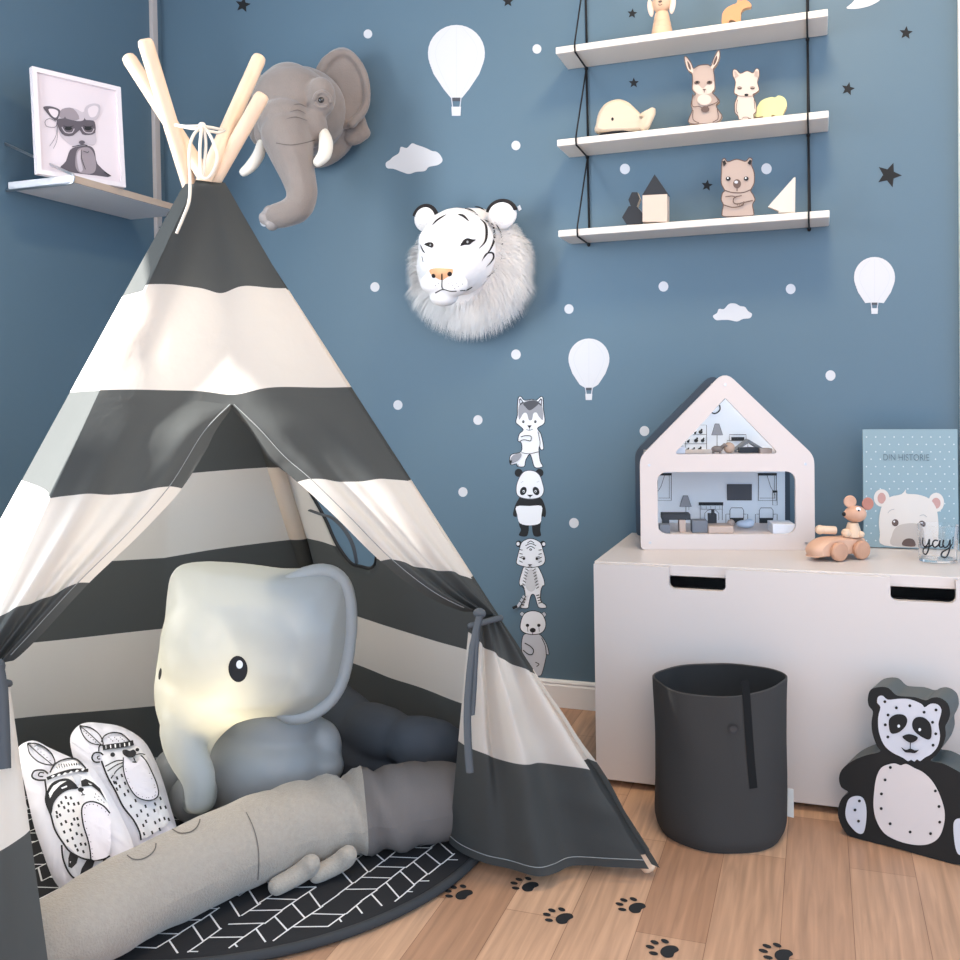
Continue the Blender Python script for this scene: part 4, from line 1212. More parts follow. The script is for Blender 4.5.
a.line([(744, 682), (745.5, 700), (747, 730), (749, 765), (751, 791)], 7.0, mat('slot_black', C(10, 11, 12), .9), 3); a.b.build('strap_slot', BLACK, bag)
a = Art(bag_map, base=.003, eps=.0012); a.ell(733, 730, 4.5, 5, mat('button_dark', C(38, 39, 40), .4)); a.ell(733, 730, 3, 3.4, mat('button_dark2', C(50, 51, 52), .4)); a.b.build('snap_button', None, bag)
TG = mat('tag_white', C(214, 214, 208), .6)
q0 = bc + RT * (RB * .985) + UPV * (at(785, 781, dB).z); q1 = bc + RT * (RB * .985) + UPV * (at(785, 809, dB).z)
b = B(); b.obox(q0, V(0, 0, 1) * (q1.z - q0.z), (RT * .9 - FR * .35).normalized() * .015, (RT * .35 + FR * .9).normalized() * .0012, TG); b.build('label_tag', TG, bag)

# ================================================================== panda lamp
pa, pb_ = on(846, 836, 2, 0), on(955, 865, 2, 0)
ux = (pb_ - pa); ux.z = 0; ux.normalize(); pn = V(ux.y, -ux.x, 0)
if pn.dot(CAM - pa) < 0: pn = -pn
PD = .075
pm = lambda x, y, h: onp(800 + x / 4.363, 660 + y / 4.363, pa, pn) + pn * h
sil = [(296, 175), (305, 130), (340, 105), (385, 102), (425, 120), (448, 143), (490, 150), (545, 160), (590, 160), (640, 165), (680, 195), (695, 240), (672, 285), (650, 300), (648, 350), (628, 395), (598, 425), (640, 440), (720, 490), (770, 560), (775, 610), (750, 640), (790, 700), (795, 780), (770, 850), (740, 880), (700, 895), (640, 884), (520, 850), (400, 815), (300, 795), (235, 780), (195, 750), (168, 690), (168, 640), (185, 600), (212, 578), (180, 555), (170, 515), (185, 475), (230, 435), (290, 405), (335, 395), (350, 380), (322, 335), (312, 285), (322, 240), (305, 215)]
sil = [(296, 165), (308, 130), (345, 118), (385, 122), (415, 150), (440, 158), (500, 162), (548, 176), (575, 165), (610, 165), (645, 190), (655, 235), (645, 268), (634, 290), (636, 330), (622, 375), (595, 415), (570, 440), (620, 450), (680, 480), (745, 520), (780, 570), (782, 620), (755, 650), (790, 700), (798, 780), (775, 850), (748, 885), (700, 892), (640, 884), (520, 850), (400, 815), (300, 795), (235, 780), (195, 750), (168, 690), (168, 640), (185, 600), (212, 578), (180, 555), (170, 515), (185, 475), (230, 440), (290, 415), (350, 400), (335, 375), (316, 320), (312, 270), (318, 225), (300, 200)]
fpts = [pm(p[0], p[1], 0) for p in crom(sil, 3)]
zmn = min(p.z for p in fpts)
fpts = [V(p.x, p.y, max(p.z, .001)) for p in fpts]
pl_ = empty('panda_lamp', V(*(sum(fpts, V(0, 0, 0)) / len(fpts)).xy, 0) - pn * PD / 2, 'black and white panda shaped lamp on the floor by the bench', 'lamp')
PBK = mat('panda_black', C(26, 29, 30), 0.38); PGR = mat('panda_side', C(74, 80, 78), 0.5)
b = B(); b.prism(fpts, -pn * PD, PBK, PGR); b.build('body', None, pl_, bevel=.006)
PWH = mat('panda_white', C(206, 206, 212), .5); PW2 = mat('panda_belly', C(214, 204, 200), .5)
a = Art(pm, base=.0012, eps=.0006)
a.poly([(342, 160), (362, 155), (385, 172), (430, 168), (480, 170), (530, 190), (545, 205), (570, 190), (600, 192), (618, 215), (612, 250), (605, 280), (612, 330), (602, 375), (575, 408), (545, 425), (525, 440), (512, 432), (500, 442), (486, 434), (472, 440), (450, 425), (400, 400), (365, 365), (345, 310), (342, 250), (352, 205), (338, 185)], PWH, smooth=3)
fcp = a.b.build('face_panel', None, pl_)
a = Art(pm, base=.0012, eps=.0006)
a.poly([(355, 470), (385, 455), (415, 450), (440, 458), (465, 452), (500, 470), (540, 490), (580, 530), (612, 590), (632, 660), (628, 720), (605, 775), (560, 802), (500, 805), (430, 788), (370, 755), (335, 700), (322, 640), (325, 570), (335, 510)], PW2, smooth=4)
bly = a.b.build('belly_panel', None, pl_)
for pts in ([(202, 640), (215, 605), (245, 592), (275, 600), (290, 640), (290, 700), (278, 752), (250, 752), (215, 715), (200, 680)], [(670, 740), (675, 700), (700, 690), (730, 710), (750, 770), (740, 830), (700, 850), (680, 820)]):
    a = Art(pm, base=.0012, eps=.0006); a.poly(pts, PWH, smooth=4); fpd = a.b.build('foot_pad', None, pl_); fpd0 = fpd if pts[0][0] < 400 else fpd0
a = Art(pm, base=.0024, eps=.0005)
a.poly([(390, 290), (392, 255), (420, 236), (455, 238), (470, 260), (460, 290), (430, 315), (400, 318)], PBK, smooth=4); a.poly([(492, 270), (510, 248), (545, 250), (572, 280), (575, 330), (560, 345), (520, 325), (496, 300)], PBK, smooth=4)
a.ell(433, 286, 6, 7, WHITE); a.ell(525, 301, 6, 7, WHITE)
a.poly([(450, 330), (480, 320), (515, 332), (510, 348), (486, 358), (462, 346)], PBK, smooth=4); a.line([(485, 355), (484, 385)], 4, PBK)
a.poly([(445, 376), (465, 388), (485, 382), (505, 390), (522, 388), (505, 402), (484, 400), (462, 398)], PBK, smooth=3)
a.b.build('face_features', None, fcp)
for (x, y) in ((372, 180), (422, 207), (481, 198), (543, 226), (595, 216), (386, 238), (374, 281), (580, 270), (594, 320), (385, 334), (582, 370), (396, 467), (373, 521), (357, 582), (592, 569), (356, 646), (608, 637), (611, 705), (395, 712), (482, 748), (571, 755), (261, 613), (242, 652), (257, 701)):
    a = Art(pm, base=.0026); a.ell(x, y, 6.5, 6.5, PBK, n=14); a.b.build('light_hole', PBK, fpd0 if x < 300 else (fcp if y < 440 else bly))

# ================================================================== paw stickers on the floor
flr = lambda x, y, h: on(x, y, 2, .0004 + h)
for px_, py_, w_ in ((455, 891.5, 'peeking out at the edge of the round black mat'), (523, 884, 'under the hem of the tent flap'), (556.5, 915.5, 'below the tent flap, left of the pair there'), (629, 905, 'nearest the tent pole foot'), (660.5, 948, 'lower one between pole foot and bottom edge'), (774, 952, 'rightmost, at the bottom edge below the bag')):
    c = flr(px_, py_, 0) + V(.004 if px_ < 460 else 0, 0, 0); a = Art(lambda x, y, h: V(c.x + x * .0011, c.y + y * .0011, .0004 + h))
    rr = math.radians(72); 
    def rt(x, y): return (x * math.cos(rr) - y * math.sin(rr), x * math.sin(rr) + y * math.cos(rr))
    R2 = lambda pts: [rt(*p) for p in pts]
    a.poly(R2([(0, -2), (12, -6), (17, -16), (10, -24), (0, -22), (-10, -24), (-17, -16), (-12, -6)]), STB, smooth=4)
    for x, y in ((-18, 2), (-7, 13), (7, 13), (18, 2)):
        q = rt(x, y); a.ell(q[0], q[1], 4.6, 6.6, STB, rot=72 + (-x) * .8)
    a.b.build('paw_sticker', STB, label='black paw sticker ' + w_, cat='sticker', group='black paw print stickers on the floor')
# ================================================================== play tent
CANV = canvas_mat(); TIE = mat('tie_charcoal', C(74, 78, 82), .8); STITCH = mat('stitch_thread', C(136, 138, 136), .8)
FOOT = {'R': V(.197, -.888, .03), 'F': V(-.83, -1.70, .02), 'L': V(-1.45, -1.20, .02), 'B': V(-.72, -.31, .02)}
TOP = {'R': at(225, 183, 1.86), 'F': at(194, 184, 1.82), 'L': at(183.5, 185, 1.93), 'B': at(218, 180, 1.95)}
ZS = [1.31, 1.094, .901, .722, .540, .367, .210, .025]
tc_ = sum(FOOT.values(), V(0, 0, 0)) / 4; tc_.z = 0
tent = empty('play_tent', tc_, 'grey and white striped canvas play tent on four wooden poles', 'tent')


def lineat(k, z):
    a, b_ = FOOT[k], TOP[k]; t = (z - a.z) / (b_.z - a.z); return a + (b_ - a) * t


def zbc(bc):
    i = min(6, int(bc)); return ZS[i] + (ZS[i + 1] - ZS[i]) * (bc - i)


SAGR = [0, -6, -7, -5, -4, 0, 5, 0]


def pole_bc(k, bc):
    P = lineat(k, zbc(bc)) if bc > 0 else TOP[k].copy()
    if k == 'R':   # the cloth hangs a little slack beside its pole
        i = min(6, int(bc)); P = P + ROW_R * ((SAGR[i] + (SAGR[i + 1] - SAGR[i]) * (bc - i)) * .00185)
    return P


def lerp(a, b_, t): return a + (b_ - a) * t


def canvas(name, fn, nu, nv, v0, v1, bcf=None, M_=CANV):
    rows = []; uvs = []
    for i in range(nv + 1):
        s = i / nv; v = v0 + (v1 - v0) * s; row = []; ur = []
        for j in range(nu + 1):
            u = j / nu; row.append(fn(u, v)); ur.append((u, bcf(u, v) if bcf else v))
        rows.append(row); uvs.append(ur)
    b = B(); b.grid(rows, M_, uvs); return b.build(name, None, tent, smooth=True)


def nz(p, s=6): return noise.noise(p * s)


NF = (FOOT['R'] - FOOT['F']).cross(TOP['F'] - FOOT['F']).normalized()
if NF.dot(CAM - FOOT['F']) < 0: NF = -NF
front = lambda x, y, off=0: onp(x, y, FOOT['F'], NF) + NF * off
OP = front(232, 397)

# upper front
def f_up(u, v):
    a, b_ = pole_bc('F', v), pole_bc('R', v); P = lerp(a, b_, u)
    s = math.sin(math.pi * u)
    P = P + NF * (.010 * s * math.sin(9 * u + 1.5) * min(1, v) + .004 * nz(P, 9)) - V(0, 0, 1) * (.012 * math.exp(-((u - .52) / .10) ** 2) * min(1, v))
    if v > 1.6:
        w = (v - 1.6) / .5; g = math.exp(-((u - .515) / .16) ** 2); P = lerp(P, P + NF * .006, g * w)
    return P
canvas('front_panel', f_up, 64, 60, 0, 2.1)
LASTF = lambda u: f_up(u, 2.1)
# where the slit opens along the last row
uo = min((abs((LASTF(k / 200) - OP).length), k / 200) for k in range(201))[1]


def curve(pts, t):  # polyline with parameters
    for (t0, p0), (t1, p1) in zip(pts, pts[1:]):
        if t <= t1: return lerp(p0, p1, max(0, (t - t0) / (t1 - t0)))
    return pts[-1][1]


def smoothcurve(pts, t):
    n = len(pts)
    for i in range(n - 1):
        if t <= pts[i + 1][0] or i == n - 2:
            s = max(0, min(1, (t - pts[i][0]) / (pts[i + 1][0] - pts[i][0])))
            p0, p1, p2, p3 = pts[max(0, i - 1)][1], pts[i][1], pts[i + 1][1], pts[min(n - 1, i + 2)][1]
            return 0.5 * ((2 * p1) + (p2 - p0) * s + (2 * p0 - 5 * p1 + 4 * p2 - p3) * s * s + (3 * p1 - p0 - 3 * p2 + p3) * s ** 3)


def flap(side):
    pole = 'R' if side == 'R' else 'F'
    if side == 'R':
        bt = 4.42
        tie = front(474, 612, .030)
        free = [(2.1, LASTF(uo)), (2.35, front(258, 429, .004)), (2.65, front(282, 455, .010)), (3.0, front(309, 479, .016)), (3.5, front(345, 515, .022)), (4.0, front(388, 560, .030)), (4.35, front(431, 594, .034)), (4.75, front(470, 613, .032))]
        hem = [(0.0, on(649, 869, 2, .028)), (.14, on(610, 867, 2, .026)), (.27, on(575, 866, 2, .025)), (.38, on(555, 873, 2, .025)), (.5, on(536, 876, 2, .025)), (.62, on(510, 869, 2, .025)), (.78, on(485, 863, 2, .025)), (.9, on(462, 853, 2, .028)), (1.0, on(449, 843, 2, .03))]
        tpole = pole_bc('R', bt); tfree = front(463, 628, .036); bfree = 4.95
    else:
        bt = 4.45
        tie = front(2, 664, .03)
        free = [(2.1, LASTF(uo)), (2.5, front(205, 432, .006)), (3.0, front(171, 486, .014)), (3.5, front(130, 533, .02)), (4.0, front(80, 583, .026)), (4.35, front(35, 632, .03)), (4.75, front(6, 663, .032))]
        hem = [(0.0, on(-190, 1040, 2, .028)), (.3, on(-110, 1064, 2, .025)), (.5, on(-70, 1082, 2, .025)), (.7, on(-20, 1078, 2, .025)), (.85, on(22, 1074, 2, .025)), (1.0, on(62, 1062, 2, .03))]
        tpole = pole_bc('F', bt); tfree = front(13, 684, .036); bfree = 5.25
    bend = 4.75
    u0 = uo
    # upper part, drawn to the tie
    def up(u, s):
        bp = 2.1 + (bt - 2.1) * s; bf = 2.1 + (bend - 2.1) * s
        a = pole_bc(pole, bp); c = smoothcurve(free, bf)
        if s < 1e-6:
            return f_up(1 - (1 - u0) * u if side == 'R' else u * u0, 2.1)
        P = lerp(a, c, u)
        # first rows follow the panel above
        w = max(0, 1 - s * 5); Q = f_up(1 - (1 - u0) * u if side == 'R' else u * u0, 2.1)
        P = P + (Q - lerp(pole_bc(pole, 2.1), smoothcurve(free, 2.1), u)) * w
        e = math.sin(math.pi * min(1, u * 1.0)) * min(1, s * 2.2)
        P += NF * (.016 * e * math.sin(2.2 * math.pi * u + .6 - 1.2 * s) + .011 * e * s * math.sin(7 * math.pi * u + .8) + .004 * e * nz(P, 12))
        # rolled inner edge
        if u > .80: P -= NF * (.020 * ((u - .80) / .2) ** 2 * min(1, s * 4) * (1 - s * .3))
        # dip of the cloth between pole and edge
        P -= V(0, 0, 1) * (.020 * e * (1 - s) * u)
        return P
    rows = []; uvs = []; nu, nv = 56, 72
    for i in range(nv + 1):
        s = i / nv; row = []; ur = []
        for j in range(nu + 1):
            u = j / nu; row.append(up(u, s)); ur.append((u, 2.1 + ((bt - 2.1) * (1 - u) + (bend - .35 * (0 if side == 'R' else 0) - 2.1) * u) * s))
        rows.append(row); uvs.append(ur)
    b = B(); b.grid(rows, CANV, uvs); top_o = b.build('door_flap', None, tent, smooth=True)
    # inner turned-in edge strip
    rows = []; uvs = []
    for i in range(nv + 1):
        s = i / nv; a = up(1, s); dirv = (smoothcurve(free, 2.1 + (bend - 2.1) * s) - pole_bc(pole, 2.1 + (bt - 2.1) * s)); dirv = dirv - NF * dirv.dot(NF)
        dn = dirv.normalized() if dirv.length > 1e-5 else V(0, 0, 0)
        wd = .022 * min(1, s * 5) * (1 - .5 * s)
        rows.append([a, a + dn * wd * .5 - NF * .006, a + dn * wd - NF * .016]); uvs.append([(0, 2.1 + (bend - 2.1) * s)] * 3)
    b.grid(rows, CANV, uvs)
    bpy.data.objects.remove(top_o); top_o = b.build('door_flap', None, tent, smooth=True)
    # lower part, spreading from the tie to the floor
    hl = 1.0
    def lo(u, s):
        T_ = lerp(tpole, tfree, u) + NF * (.014 * math.sin(math.pi * u) + .007 * math.sin(9 * math.pi * u))
        H_ = smoothcurve(hem, u)
        P = lerp(T_, H_, s)
        sp = s ** .75
        mid = lerp(T_, H_, sp); P = V(mid.x, mid.y, P.z)  if side == 'X' else P
        amp = math.sin(math.pi * min(1, s * 1.05) * .9) * math.sin(math.pi * u)
        P += NF * (.018 * amp * math.sin(5.2 * math.pi * u + .8) + .006 * amp * math.sin(13 * u + 7 * s) + .006 * amp * nz(P, 14))
        if u < .35: P += NF * .010 * math.sin(math.pi * s) * math.sin(s * 34 + u * 9) * (1 - u / .35) * max(0, s - .35)
        return P
    rows = []; uvs = []; nu, nv = 72, 72
    for i in range(nv + 1):
        s = i / nv; row = []; ur = []
        for j in range(nu + 1):
            u = j / nu; b0 = bt + (bfree - bt) * (u ** .8); row.append(lo(u, s)); ur.append((u, min(6.999, b0 + (7 - b0) * s)))
        rows.append(row); uvs.append(ur)
    b = B(); b.grid(rows, CANV, uvs); b.build('door_flap_hem', None, tent, smooth=True)
    b = B(); b.tube([lo(j / 60, .965) + NF * .0008 for j in range(61)], .0008, STITCH, 6); b.build('hem_stitching', STITCH, tent)
    b = B(); b.tube([up(.985, i / 60) + NF * .001 for i in range(58)], .0007, STITCH, 6); b.build('edge_stitching', STITCH, tent)
    # tie band
    c0 = lerp(tpole, tfree, .5) + NF * .01; ax_ = (lo(.5, .2) - up(.5, .85)).normalized()
    wd = (tfree - tpole).length / 2 + .002
    sd = (tfree - tpole).normalized()
    ring = []
    for k in range(25):
        an = 2 * math.pi * k / 24; ring.append(c0 + sd * math.cos(an) * wd + NF * math.sin(an) * .018)
    b = B(); b.tube(ring, .0045, TIE, 8, flat=1.2, caps=False)
    if side == 'R':
        kn = front(468, 617, .07)
        b.ell(kn, (.012, .010, .010), TIE, 2)
        tails = [[(467, 620), (460, 650), (455, 700), (455, 740), (457, 770)], [(466, 620), (463, 650), (461, 690), (459, 715)]]
        wds = [.0065, .005]
    else:
        kn = front(4, 668, .06)
        b.ell(kn, (.012, .010, .012), TIE, 2)
        tails = [[(6, 668), (10, 690), (12, 730), (13, 765)], [(3, 668), (5, 700), (7, 735)]]
        wds = [.013, .006]
    for tl_, wdd in zip(tails, wds):
        pts = [front(x, y, .078 if side == 'R' else .105) for i, (x, y) in enumerate(crom(tl_, 4, closed=False)[::2])]
        rw = []
        for i, p in enumerate(pts):
            sdd = (RT0 * .9 + V(0, 0, .05)).normalized(); rw.append([p - sdd * wdd, p + ROW_F * -.003, p + sdd * wdd, p + ROW_F * .003, p - sdd * wdd])
        b.grid(rw, TIE)
    b.build('tie_band', None, tent, smooth=True)
flap('R'); flap('F')

# left side
NLf = (FOOT['F'] - FOOT['L']).cross(TOP['L'] - FOOT['L']).normalized()
def f_left(u, v):
    P = lerp(pole_bc('L', v), pole_bc('F', v), u); s = math.sin(math.pi * u)
    return P - (P - V(tc_.x, tc_.y, P.z)).normalized() * (.012 * s * min(1, v)) + NLf * (.006 * s * nz(P, 8))
canvas('left_panel', f_left, 30, 70, 0, 7)
# back, with the slack fold in the middle
NB_ = (FOOT['B'] - FOOT['L']).cross(TOP['L'] - FOOT['L']).normalized()
FL_ = FOOT['L']
sea = [(0, lerp(TOP['L'], TOP['B'], .5)), (1, onp(184, 300, FL_, NB_)), (2, onp(178, 392, FL_, NB_)), (3, onp(171, 474, FL_, NB_)), (4, onp(162, 556, FL_, NB_)), (5, onp(163, 626, FL_, NB_)), (6, onp(155, 702, FL_, NB_)), (7, lerp(FOOT['L'], FOOT['B'], .42))]
inn = V(tc_.x, tc_.y, 0)
def f_back(u, v):
    a, m_, c = pole_bc('L', v), smoothcurve(sea, v), pole_bc('B', v)
    k = min(1, v / 3)
    ci = (V(inn.x, inn.y, m_.z) - m_); ci = ci.normalized() if ci.length > .02 else V(0, 0, 0)
    m_ = m_ + ci * (.03 * k)
    P = lerp(a, m_, u / .45) if u < .45 else lerp(m_, c, (u - .45) / .55)
    if u > .45: P -= ci * (.02 * math.sin(math.pi * (u - .45) / .55)) * k
    return P + ci * (.008 * nz(P, 7) * k)
canvas('back_panel', f_back, 60, 80, 0, 7)
# right side with its window
NR_ = (FOOT['R'] - FOOT['B']).cross(TOP['B'] - FOOT['B']).normalized()
holepx = [(303, 480), (318, 476), (340, 484), (362, 505), (380, 530), (385, 556), (380, 567), (368, 566), (355, 562), (340, 545), (327, 523), (316, 506)]
hole = crom(holepx, 4)
def project(P):
    q = P - CAM; z = q.dot(ROW_F); return CX + F * q.dot(ROW_R) / z, CY + F * q.dot(ROW_D) / z
def right_base(u, v): return lerp(pole_bc('B', v), pole_bc('R', v), u)
RB_, RU = FOOT['B'], (FOOT['R'] - FOOT['B']).normalized()
nu, nv = 90, 150; rows = []; uvs = []
cell = 6.0
inn2 = (V(tc_.x, tc_.y, 0) - (FOOT['R'] + FOOT['B']) / 2); inn2.z = 0; inn2.normalize()
def deform(P, u, v): return P + inn2 * (.018 * math.sin(math.pi * u) * math.sin(3 * u + 1.5 * v) + .006 * nz(P, 9)) * min(1, v / 2) * (0 if False else 1)
grid_px = []
for i in range(nv + 1):
    v = 7 * i / nv; row = []; ur = []; pr_ = []
    for j in range(nu + 1):
        u = j / nu; P = right_base(u, v); x, y = project(P)
        if 290 < x < 400 and 465 < y < 580:
            # pull vertices next to the window edge onto it
            best = None
            for k in range(len(hole)):
                x1, y1 = hole[k]; x2, y2 = hole[(k + 1) % len(hole)]; dx, dy = x2 - x1, y2 - y1
                t = max(0, min(1, ((x - x1) * dx + (y - y1) * dy) / (dx * dx + dy * dy + 1e-9)))
                d_ = math.hypot(x - x1 - t * dx, y - y1 - t * dy)
                if best is None or d_ < best[0]: best = (d_, x1 + t * dx, y1 + t * dy)
            if best[0] < 1.9:
                P = onp(best[1], best[2], FOOT['B'], NR_); x, y = best[1], best[2]
        pr_.append((x, y)); row.append(deform(P, u, v)); ur.append((u, v))
    rows.append(row); uvs.append(ur); grid_px.append(pr_)
b = B(); b.grid(rows, CANV, uvs)
keep = []
for f_, mi_ in zip(b.f, b.m):
    cx_ = sum(grid_px[q // (nu + 1)][q % (nu + 1)][0] for q in f_) / 4; cy_ = sum(grid_px[q // (nu + 1)][q % (nu + 1)][1] for q in f_) / 4
    if not inside(cx_, cy_, hole): keep.append(f_)
b.f = keep; b.m = [0] * len(keep)
b.build('right_panel', None, tent, smooth=True)
pip = []
for p in hole + hole[:1]:
    P = onp(p[0], p[1], FOOT['B'], NR_)
    z_ = P.z; v = 0
    for k in range(7):
        if ZS[k + 1] <= z_ <= ZS[k]: v = k + (ZS[k] - z_) / (ZS[k] - ZS[k + 1])
    a_, c_ = pole_bc('B', v), pole_bc('R', v); u = (P - a_).dot(c_ - a_) / (c_ - a_).length_squared
    pip.append(deform(P, u, v))
b = B(); b.tube(pip, .004, BLACK, 8, caps=False); b.build('window_piping', BLACK, tent, smooth=True)
wpt = lambda x, y, o=0: onp(x, y, FOOT['B'], NR_) + inn2 * (.012 + o)
b = B(); b.tube([wpt(*p) for p in crom([(315, 510), (326, 514), (338, 518), (350, 530), (358, 545), (362, 563)], 4, closed=False)], .006, TIE, 8, flat=.4); b.build('window_strap', TIE, tent, smooth=True)
# poles
PASS = {'R': (209, 183), 'B': (189, 184), 'F': (203, 184), 'L': (212, 184)}
TIPY = {'R': 57, 'B': 40, 'F': 57, 'L': 95}
for k in 'RBFL':
    inward = V(tc_.x, tc_.y, 0) - V(FOOT[k].x, FOOT[k].y, 0); inward.normalize()
    f_ = FOOT[k] + inward * .022; f_.z = .009
    if k == 'B': f_ = FOOT[k] - inward * .022; f_.z = .009
    if k == 'R': f_ = on(651, 870, 2, .009)
    ps = at(PASS[k][0], PASS[k][1], depth(TOP[k]) + (.032 if k in 'RF' else -.035))
    # run the rod on to its upper end
    t = 1.0
    while project(f_ + (ps - f_) * t)[1] > TIPY[k] and t < 1.6: t += .002
    b = B(); b.rod(f_, f_ + (ps - f_) * t, .0148, POLEW, 24, rnd=.7); b.build('pole', POLEW, tent, smooth=True)
    rows = []; uvs = []
    for i in range(61):      # sewn sleeve the pole slides through
        z_ = .045 + (1.285 - .045) * i / 60; P = f_ + (ps - f_) * ((z_ - f_.z) / (ps.z - f_.z)); v = 0
        for j in range(7):
            if ZS[j + 1] <= z_ <= ZS[j]: v = j + (ZS[j] - z_) / (ZS[j] - ZS[j + 1])
        rad = .0212 if z_ < 1.15 else .0196
        rows.append([P + V(math.cos(q_) * rad, math.sin(q_) * rad, 0) for q_ in [2 * math.pi * c_ / 16 for c_ in range(17)]]); uvs.append([(c_ / 16, v) for c_ in range(17)])
    b = B(); b.grid(rows, CANV, uvs); b.build('pole_sleeve', None, tent, smooth=True)
CORDW = mat('cream_cord', C(226, 214, 196), .8)
rp = lambda x, y, d_=1.765: at(110 + x / 4.36, 20 + y / 4.36, d_)
b = B(); r3 = .0028
b.tube([rp(285, 458, 1.79), rp(330, 464), rp(390, 462), rp(450, 470), rp(500, 482, 1.80)], r3)
b.tube([rp(285, 458, 1.79), rp(340, 470, 1.76), rp(400, 478, 1.758), rp(470, 492, 1.77), rp(500, 482, 1.80)], r3)
b.tube(crom([rp(400, 462, 1.755), rp(360, 510, 1.75), rp(345, 590, 1.75), rp(350, 700, 1.75), rp(345, 790, 1.74), rp(320, 860, 1.745), rp(290, 930, 1.75)], 5, closed=False), r3)
b.tube([Vector(p) for p in crom([rp(405, 462, 1.755), rp(440, 510, 1.748), rp(468, 590, 1.745), rp(455, 650, 1.745), rp(425, 690, 1.745), rp(398, 670, 1.745), rp(392, 560, 1.745), rp(400, 470, 1.75)], 5, closed=False)], r3)
b.tube([Vector(p) for p in crom([rp(410, 462, 1.755), rp(418, 540, 1.75), rp(412, 620, 1.75), rp(405, 680, 1.75)], 5, closed=False)], r3)
b.ell(rp(402, 462, 1.755), .007)
b.build('cord', CORDW, tent, smooth=True)

# ================================================================== round mat
MC = V(-.677, -.888, 0); MR = .545
matM = bpy.data.materials.new('mat_print'); matM.use_nodes = True
MATB = mat('mat_black', C(30, 31, 34), .85, bump=.1, bscale=400); MATL = mat('mat_line', C(220, 220, 220), .85); MATE = mat('mat_edge', C(52, 54, 56), .85)
mt_ = empty('play_mat', MC, 'round padded black play mat with white arrow line pattern', 'play mat')
b = B(); b.lathe(MC + V(0, 0, .001), V(0, 0, 1), [(0, 0), (MR - .012, 0), (MR - .003, .003), (MR, .009), (MR - .003, .014), (MR - .012, .0165), (MR - .030, .0175), (0, .0175)], None, 128); b.build('pad', MATB, mt_, smooth=True, auto=60)
b = B(); ring = [MC + V(math.cos(a_) * (MR - .004), math.sin(a_) * (MR - .004), .0105) for a_ in [2 * math.pi * k / 128 for k in range(129)]]; b.tube(ring, .0085, None, 10, caps=False); b.build('border_piping', MATE, mt_, smooth=True)
# chevron columns: long lines with slanted bars between
_q = on(352, 888, 2, .018) - on(268, 950, 2, .018); dirA = math.atan2(_q.y, _q.x)
ca_, sa_ = math.cos(dirA), math.sin(dirA)
def mm(x, y, h):
    return MC + V(x * ca_ - y * sa_, x * sa_ + y * ca_, .0187 + h)
a = Art(mm, base=0, eps=.000001)
rng = random.Random(3)
cwid = .050; rim = MR - .022
def clipseg(p, q, w=.0030):
    n = 10; pts = [(p[0] + (q[0] - p[0]) * k / n, p[1] + (q[1] - p[1]) * k / n) for k in range(n + 1)]
    ok = [t for t in pts if math.hypot(*t) < rim]
    if len(ok) > 1: a.line(ok, w, MATL, 0)
for c in range(-11, 12):
    y0 = c * cwid
    for k in range(-14, 14):
        x0 = k * .044
        j = lambda: rng.uniform(-.004, .004)
        if rng.random() < .93: clipseg((x0, y0 + j() * .5), (x0 + .045, y0 + j() * .5))
        s_ = .026 if c % 2 == 0 else -.026
        if rng.random() < .95: clipseg((x0 + j(), y0), (x0 + s_ + j(), y0 + cwid))
a.b.build('line_pattern', MATL, mt_)

# ================================================================== elephant lamp
def lit_plastic():
    M = bpy.data.materials.new('lamp_vinyl'); M.use_nodes = True; nt = M.node_tree; N = nt.nodes; L = nt.links
    b_ = N['Principled BSDF']; b_.inputs['Base Color'].default_value = C(162, 170, 175); b_.inputs['Roughness'].default_value = .38
    t = N.new('ShaderNodeBsdfTranslucent'); t.inputs['Color'].default_value = (.90, .88, .76, 1)
    m_ = N.new('ShaderNodeMixShader'); m_.inputs[0].default_value = .30
    L.new(b_.outputs[0], m_.inputs[1]); L.new(t.outputs[0], m_.inputs[2]); L.new(m_.outputs[0], N['Material Output'].inputs['Surface'])
    return M
LV = lit_plastic(); LV2 = mat('lamp_vinyl_plain', C(142, 146, 148), .4)
LD = 1.86; kl = LD / F
lampb = on(262, 835, 2, .02); lampb = at(262, 700, LD); lampb.z = .019
lamp = empty('elephant_lamp', lampb, 'large pale grey glowing elephant lamp sitting inside the striped tent', 'lamp')
ep = lambda dd: (lambda x, y: at(x, y, LD + dd))
head = [(172, 572), (184, 563), (210, 561), (245, 563), (285, 568), (318, 568), (336, 574), (346, 590), (348, 620), (345, 655), (335, 688), (315, 708), (285, 715), (255, 717), (236, 724), (218, 740), (210, 757), (214, 775), (218, 792), (214, 808), (200, 814), (184, 812), (182, 800), (190, 788), (192, 775), (180, 757), (166, 735), (158, 710), (156, 680), (160, 650), (166, 620), (168, 590)]
b = B(); puff(b, head, ep(-.02), kl, 52, step=7, dsc=1.15)
b.ell(at(215, 645, LD - .05), (50 * kl, 55 * kl, 62 * kl)); b.ell(at(262, 610, LD + .03), (60 * kl, 45 * kl, 44 * kl))
for i in range(12):
    t = i / 11; q = crom([(188, 690), (182, 730), (188, 755), (199, 778), (199, 800)], 8, closed=False); p_ = q[int(t * (len(q) - 1))]
    b.ell(at(p_[0], p_[1], LD - .07 - .02 * t), (25 - 11 * t) * kl, None, 2)
b.build('head', LV, lamp, remesh=.0055, sm=12)
